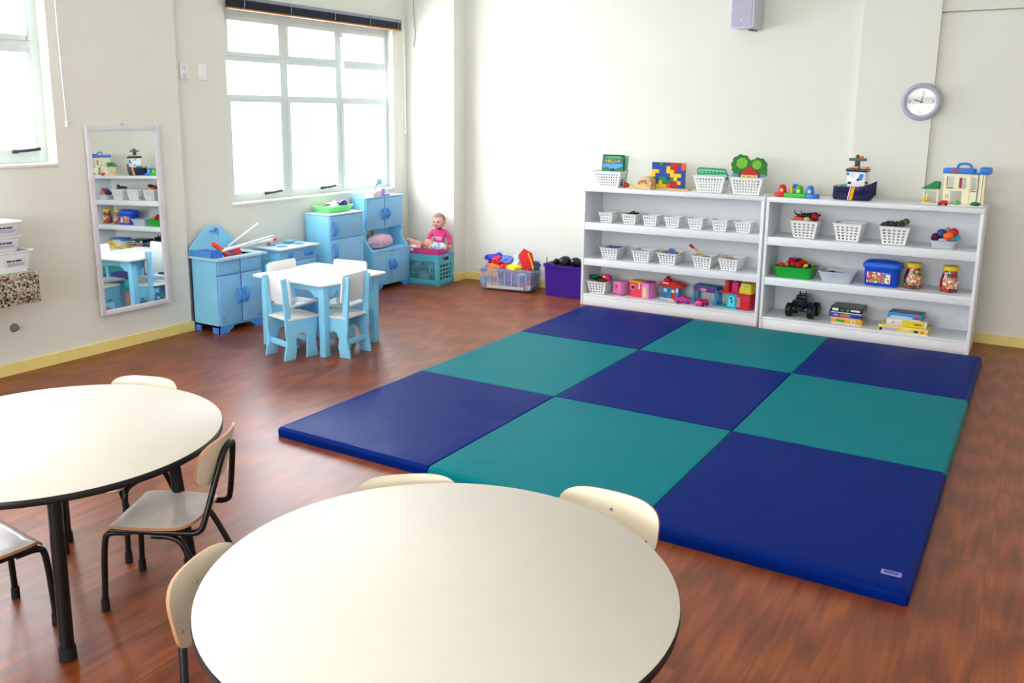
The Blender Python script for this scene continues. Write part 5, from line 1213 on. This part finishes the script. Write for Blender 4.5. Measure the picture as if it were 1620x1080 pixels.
# candy jars of toy beads
for x, lb, sd, rz in ((2.505, 'yellow lidded clear jar with colourful label, nearer the blue bucket', 1, .3), (2.745, 'yellow lidded clear jar with red pieces, at the right end of the board', 2, -.4)):
    t = thing('plastic_jar', lb, 'jar', (x, 3.955, Z2), rz, 'two yellow lidded jars')
    m_ = MB(); m_.lathe([(.050, 0), (.058, .006), (.062, .04), (.061, .085), (.050, .125), (.044, .150), (.044, .158)], n=28); m_.build('jar_body', mat_cells('jar_bits_%d' % sd, ['#1f4a3a', '#8a1a20', '#2a2a33', '#1f6a52', '#c83a22', '#d8a83a', '#22303a', '#a8242c'] if sd == 1 else ['#a81f22', '#c82a26', '#2a4a3a', '#8a2018', '#e0902a', '#1f3a3a', '#b83020', '#3a2a2a'], 45, .12, .6), t)
    m_ = MB(); m_.lathe([(.050, .155), (.053, .158), (.053, .184), (.048, .190), (.01, .192)], n=28); m_.build('lid', mat('jar_yellow', '#ecc81c', .35), t)
    m_ = MB(); R = []
    for z in (.03, .05, .08, .11):
        rr = {.03: .0618, .05: .0632, .08: .0630, .11: .0560}[z]; k = {.03: .7, .05: 1, .08: 1.05, .11: .6}[z]
        R.append([m_.bm.verts.new((rr*math.sin(a), -rr*math.cos(a), z)) for a in [-1.1*k-rz+2.2*k*i/12+.5 for i in range(13)]])
    m_.skin(R, cap=False, closed=False); m_.build('label', mat_cells('jar_label_print', ['#e06a3a', '#f2f0ea', '#e8902a', '#4aa0a8', '#d84a3a', '#7ac08a', '#f0d8c0'], 70, .3), t)

# ---- right shelf, lowest board
t = thing('toy_monster_truck', 'black toy monster truck with big wheels seen from the front', 'toy truck', (1.735, 3.985, Z3+.004), rz=R_(-4))
for sx in (-1, 1):
    for y in (-.07, .075):
        m_ = MB(); m_.lathe([(.020, -.022), (.042, -.024), (.050, -.016), (.051, .016), (.042, .024), (.020, .022)], n=24, M=T(sx*.083, y, .052) @ ROTY(PI/2)); wh = m_.build('wheel', BLK, t)
        m_ = MB(); m_.lathe([(.018, -.018), (.020, -.010), (.020, .010), (.018, .018)], n=14, M=T(sx*.083, y, .052) @ ROTY(PI/2)); m_.build('hub', mat('dark_hub', '#2a2f2a', .4, .5), wh)
        m_ = MB()
        for k in range(14):
            a = 2*PI*k/14; m_.box((sx*.083, y+.051*math.cos(a), .052+.051*math.sin(a)), (.036, .007, .007), rot=(a, 0, 0))
        m_.build('tread', BLK, wh)
m_ = MB(); m_.tube([(-.07, -.07, .055), (.07, -.07, .055)], .008, 8); m_.tube([(-.07, .075, .055), (.07, .075, .055)], .008, 8); m_.b(-.025, .025, -.08, .085, .055, .075, bev=.004)
for sx in (-1, 1): m_.tube([(sx*.055, -.07, .055), (sx*.03, -.05, .11)], .005, 8)
m_.build('chassis', mat('dark_steel', '#22262a', .4, .4), t)
m_ = MB(); m_.tube([(-.05, -.085, .06), (-.045, -.082, .078)], .006, 8); m_.tube([(.045, -.085, .06), (.05, -.082, .078)], .006, 8); m_.build('green_spring', mat('neon_green', '#4a9a1f', .5), t)
m_ = MB(); m_.prism([(-.052, .075), (-.058, .11), (-.048, .135), (-.038, .172), (.038, .172), (.048, .135), (.058, .11), (.052, .075)], .13, bev=.008); m_.build('truck_cab', mat('midnight_body', '#0e1030', .25, coat=.4), t)
m_ = MB(); m_.b(-.034, .034, -.068, -.064, .140, .166, bev=.001); m_.build('windscreen', mat('dark_screen', '#05060a', .1), t)
m_ = MB(); m_.tube([(-.022, -.02, .17), (-.022, -.02, .205)], .004, 8); m_.tube([(.022, -.02, .17), (.022, -.02, .205)], .004, 8); m_.tube([(-.035, -.02, .185), (.035, -.02, .185)], .003, 8); m_.build('roof_pipes', BLK, t)

def game_box(lb, loc, rz, w, d, h, top, side, cells=None, marks=()):
    t = thing('board_game_box', lb, 'game box', loc, rz, 'boxed games on the lowest board')
    m_ = MB(); m_.b(-w/2+.003, w/2-.003, -d/2+.003, d/2-.003, 0, h*.5); m_.build('tray', PAPER, t)
    m_ = MB(); m_.b(-w/2, w/2, -d/2, d/2, h*.12, h, bev=.0012); m_.build('lid', [side], t)
    m_ = MB(); m_.box((0, 0, h+.0003), (w-.004, d-.004, .0006)); m_.build('lid_picture', top, t)
    for (x, ww, zz, hh, c) in marks:
        m_ = MB(); m_.box((x, -d/2-.0005, h*zz), (ww, .001, h*hh)); m_.build('side_print', c, t)
    return t
gb = lambda n, c: mat(n, c, .35)
z = Z3
game_box('orange yellow game box at the bottom of the left pile', (2.085, 3.965, z), R_(-2), .225, .16, .042, gb('amber_card', '#eaa42a'), gb('amber_card', '#eaa42a'), marks=[(-.045, .06, .55, .4, GRN), (.05, .03, .5, .6, WHITE), (.05, .018, .5, .4, GRN)])
game_box('blue game box in the middle of the left pile', (2.065, 3.965, z+.043), R_(3), .225, .16, .040, gb('royal_card', '#2c4ea8'), gb('royal_card', '#2c4ea8'), marks=[(.0, .07, .55, .45, ORANGE), (.085, .02, .5, .5, PURP), (-.065, .035, .6, .3, PINK)])
game_box('dark green black game box on top of the left pile', (2.080, 3.965, z+.084), R_(-2), .225, .17, .050, gb('grey_card_top', '#5d6668'), gb('black_card', '#1b2428'), marks=[(-.08, .045, .5, .4, PAPER), (.065, .065, .5, .28, PAPER), (.01, .02, .45, .4, GRN), (-.03, .02, .45, .3, gb('moss_card', '#6a8a3a'))])
m_ = MB(); m_.lathe([(.030, -.004), (.032, 0), (.030, .004)], n=24, M=ROTY(PI/2)); solid(m_, 'toy_disc', mat('grey_blue_lid', '#8a96a8', .4), 'grey round lid leaning against the left end of the game pile', 'lid', (1.945, 3.955, Z3+.075), rot=(0, R_(12), 0))
game_box('wide yellow game box at the bottom of the right pile', (2.490, 3.925, z), R_(-3), .335, .20, .045, gb('ochre_top', '#e2c25a'), gb('butter_card', '#ecd266'), marks=[(-.09, .10, .4, .5, gb('lavender_card', '#b9a8c8')), (-.15, .02, .3, .5, NAVY), (.09, .03, .45, .35, NAVY), (.13, .015, .45, .4, ORANGE), (.02, .04, .6, .3, gb('cream_card', '#efe6b8'))])
game_box('white and yellow game box in the middle of the right pile', (2.500, 3.93, z+.0465), R_(2), .270, .17, .046, gb('white_card_top', '#dcdcd4'), gb('white_card', '#e6e2e0'), marks=[(.045, .15, .5, .95, gb('lemon_card', '#ecd428')), (.075, .05, .45, .3, gb('olive_card', '#7a8a2a')), (-.09, .02, .5, .4, gb('pale_pink_card', '#e0b8c0'))])
game_box('blue game box on top of the right pile', (2.490, 3.935, z+.094), R_(-4), .230, .15, .044, gb('slate_top', '#5f6f80'), gb('sky_card', '#3f8ad0'), marks=[(-.02, .15, .35, .35, gb('pale_sky_card', '#bcd8ea')), (.085, .025, .4, .5, RED)])

# ---- left shelf, lowest board: doll house toys
t = thing('pink_toy_wardrobe', 'pale pink toy cube wardrobe with heart, beside the lowest basket', 'toy furniture', (.175, 3.985, Z3), rz=R_(-24))
m_ = MB(); m_.b(-.05, .05, -.05, .05, .006, .118, bev=.006); m_.build('body', mat('orchid_plastic', '#e88ac8', .4), t)
m_ = MB(); m_.b(.002, .048, -.0525, -.05, .012, .112, bev=.002); m_.b(-.048, -.002, -.0525, -.05, .012, .112, bev=.002); m_.build('doors', PINK, t)
m_ = MB(); hp = [(0, -.016), (.016, .002), (.014, .011), (.007, .014), (0, .008), (-.007, .014), (-.014, .011), (-.016, .002)]; m_.prism(hp, .003, T(.0, -.0535, .078)); m_.build('heart', HPINK, t)
m_ = MB()
for x in (-.04, .04): m_.box((x, -.03, .003), (.012, .03, .006))
m_.build('feet', HPINK, t)
t = thing('pink_toy_kitchen', 'pink red toy house unit with orange roof and yellow door', 'toy house', (.375, 3.99, Z3), rz=R_(-14))
m_ = MB(); m_.b(-.10, .03, -.055, .05, .0, .125, bev=.004); m_.build('red_front', mat('coral_red_plastic', '#e8405a', .4), t)
m_ = MB(); m_.b(.03, .105, -.055, .05, .0, .135, bev=.004); m_.build('pink_side', mat('orchid_plastic', '#e88ac8', .4), t)
m_ = MB(); m_.b(-.105, .035, -.06, .052, .125, .142, bev=.004); m_.build('orange_roof', mat('tangerine', '#f09a28', .4), t)
m_ = MB(); m_.b(.032, .105, -.058, .052, .135, .145, bev=.003); m_.build('purple_roof', mat('plum_pink', '#b0408c', .4), t)
m_ = MB(); m_.b(-.085, -.035, -.058, -.0545, .065, .105, bev=.001); wn = m_.build('window_frame', mat('shell_pink', '#f4b8b0', .4), t)
m_ = MB(); m_.b(-.078, -.042, -.0592, -.0578, .070, .099); m_.build('window_pane', mat('dark_plum', '#4a2030', .4), wn)
m_ = MB(); m_.b(.048, .080, -.058, -.0545, .008, .100, bev=.001); m_.build('yellow_door', mat('pale_lime', '#e0e070', .4), t)
m_ = MB(); m_.b(.000, .012, -.058, -.0545, .075, .125); m_.build('white_strip', WHITE, t)
t = thing('toy_shop_house', 'toy shop with red scalloped roof, blue walls and a small bell tower', 'toy house', (.625, 4.05, Z3), rz=R_(-8))
m_ = MB(); m_.b(-.085, .075, -.03, .04, .008, .120, bev=.002); m_.build('blue_walls', mat('cerulean', '#2f8fc0', .4), t)
m_ = MB(); m_.b(.005, .045, -.034, -.029, .01, .100); m_.build('red_door', RED, t)
m_ = MB(); m_.b(-.10, .04, -.05, .045, 0, .008); m_.build('white_base', WHITE, t)
m_ = MB(); m_.prism([(-.105, .115), (-.09, .145), (-.07, .155), (.05, .155), (.085, .140), (.115, .130), (.115, .118)]+[(.115-.0157*k, .118-(.012 if k % 2 else 0)) for k in range(1, 14)], .10); m_.build('scalloped_roof', RED, t)
m_ = MB(); m_.b(-.065, -.015, -.035, .02, .150, .175, bev=.003); m_.b(-.052, -.028, -.03, .01, .175, .195, bev=.004); m_.build('bell_tower', mat('crimson_toy', '#d01f2c', .45), t)
m_ = MB(); m_.prism(lobes(-.050, .075, .018, 8, .05), .003, T(0, -.032, 0)); m_.prism(rrect(.026, .026, .003, cx=.026, cy=.075), .003, T(0, -.036, 0)); m_.prism(rrect(.022, .036, .003, cx=.062, cy=.085), .003, T(0, -.032, 0)); m_.build('window', mat('powder_blue', '#c8dce8', .4), t)
m_ = MB(); m_.prism(rrect(.06, .008, .003, cx=-.04, cy=.142), .002, T(0, -.052, 0)); m_.build('sign', WHITE, t)
def toy_car(lb, loc, rz, body, seat, L=.13):
    t = thing('pink_toy_car', lb, 'toy car', loc, rz, 'pink toy cars on the lowest board')
    m_ = MB(); m_.prism([(-L/2, .012), (-L/2-.004, .030), (-L/2+.02, .042), (-L*.18, .046), (-L*.10, .062), (L*.15, .060), (L*.2, .046), (L/2-.01, .044), (L/2, .03), (L/2, .012)], .062, bev=.006); m_.build('car_body', body, t)
    m_ = MB(); m_.b(-L*.12, L*.25, -.024, .024, .046, .056, bev=.003); m_.build('seat', seat, t)
    for x in (-L*.3, L*.3):
        for y in (-1, 1): m_ = MB(); m_.cyl((x, y*.026, .014), (x, y*.036, .014), .0138, n=16); m_.build('wheel', mat('grape_wheel', '#5a2a7a', .4), t)
toy_car('magenta pink toy car in front of the toy shop', (.765, 3.935, Z3), R_(-160), mat('magenta_car', '#d8309a', .35), PURP)
toy_car('hot pink toy buggy with navy seat in front of the toy stage', (.935, 3.925, Z3), R_(-105), HPINK, NAVY, .11)
t = thing('toy_stage', 'blue and purple toy archway with an oval sign, beside the toy shop', 'toy building', (.935, 4.06, Z3), rz=R_(-8))
m_ = MB()
for x in (-.10, .095):
    m_ = MB(); [m_.b(x-.014, x+.014, y-.010, y+.010, .0, .135, bev=.004) for y in (-.04, .045)]; m_.b(x-.018, x+.018, -.055, .055, 0, .012, bev=.002); m_.build('post', mat('cerulean', '#2f8fc0', .4), t)
m_ = MB(); m_.prism([(-.115, .128), (-.10, .155), (.10, .152), (.115, .125)], .11, bev=.003); m_.build('blue_roof', mat('deep_cerulean', '#2a5f9c', .4), t)
m_ = MB(); m_.prism([(-.10, .108), (-.10, .140), (.085, .138), (.085, .100)], .006, T(0, -.058, 0)); m_.build('purple_fascia', mat('plum_fascia', '#8a2f86', .4), t)
m_ = MB(); m_.prism(lobes(0, 0, .018, 4, .0), .003, T(-.01, -.063, .122) @ Matrix.Diagonal((1.8, 1, .75, 1))); m_.build('oval_sign', mat('mauve_sign', '#c0a0c8', .4), t)
t = thing('toy_garage_house', 'two storey toy house, red and yellow upstairs and turquoise door below', 'toy house', (1.205, 4.00, Z3), rz=R_(-12))
m_ = MB(); m_.b(-.135, .04, -.075, .06, 0, .008, bev=.002); m_.build('turquoise_base', mat('aqua_toy', '#2fb8c0', .4), t)
m_ = MB(); m_.b(-.075, .02, -.04, .05, .008, .12, bev=.004); m_.build('turquoise_wall', mat('aqua_toy', '#2fb8c0', .4), t)
m_ = MB(); m_.prism([(-.055, .0), (-.055, .07), (-.045, .09), (-.025, .098), (-.005, .09), (.005, .07), (.005, 0)], .006, T(0, -.044, .01)); m_.build('door', mat('light_aqua', '#55d0dc', .4), t)
m_ = MB(); m_.ball((-.028, -.048, .082), (.009, .003, .010)); m_.ball((-.022, -.048, .055), (.007, .003, .010)); m_.build('door_windows', mat('deep_navy', '#122048', .4), t)
m_ = MB(); m_.b(.02, .135, -.05, .05, .008, .125, bev=.003); m_.build('red_wing', mat('cherry_red', '#c81f2c', .4), t)
m_ = MB(); m_.b(.028, .055, -.053, -.049, .02, .10); m_.build('grey_grille', mat('mauve_grey', '#a88a98', .5), t)
m_ = MB(); m_.b(-.135, .135, -.065, .055, .125, .136, bev=.003); m_.build('red_balcony', mat('cherry_red', '#c81f2c', .4), t)
m_ = MB(); m_.b(-.095, -.060, -.045, .04, .136, .222, bev=.004); m_.build('red_column', mat('vermilion_column', '#e0341f', .4), t)
m_ = MB(); m_.b(-.030, .025, -.045, .04, .136, .220, bev=.004); m_.build('pink_column', HPINK, t)
m_ = MB(); m_.prism([(.030, .0), (.045, .035), (.052, .088), (.135, .088), (.135, 0)], .09, T(0, 0, .134), bev=.004); yw = m_.build('yellow_room', mat('lemon_toy', '#ecdc3a', .4), t)
m_ = MB()
for k in range(4):
    for q in range(3): m_.box((.062+.020*k, -.046, .150+.024*q), (.006, .003, .008))
m_.build('room_print', mat('olive_print', '#7a8420', .5), yw)
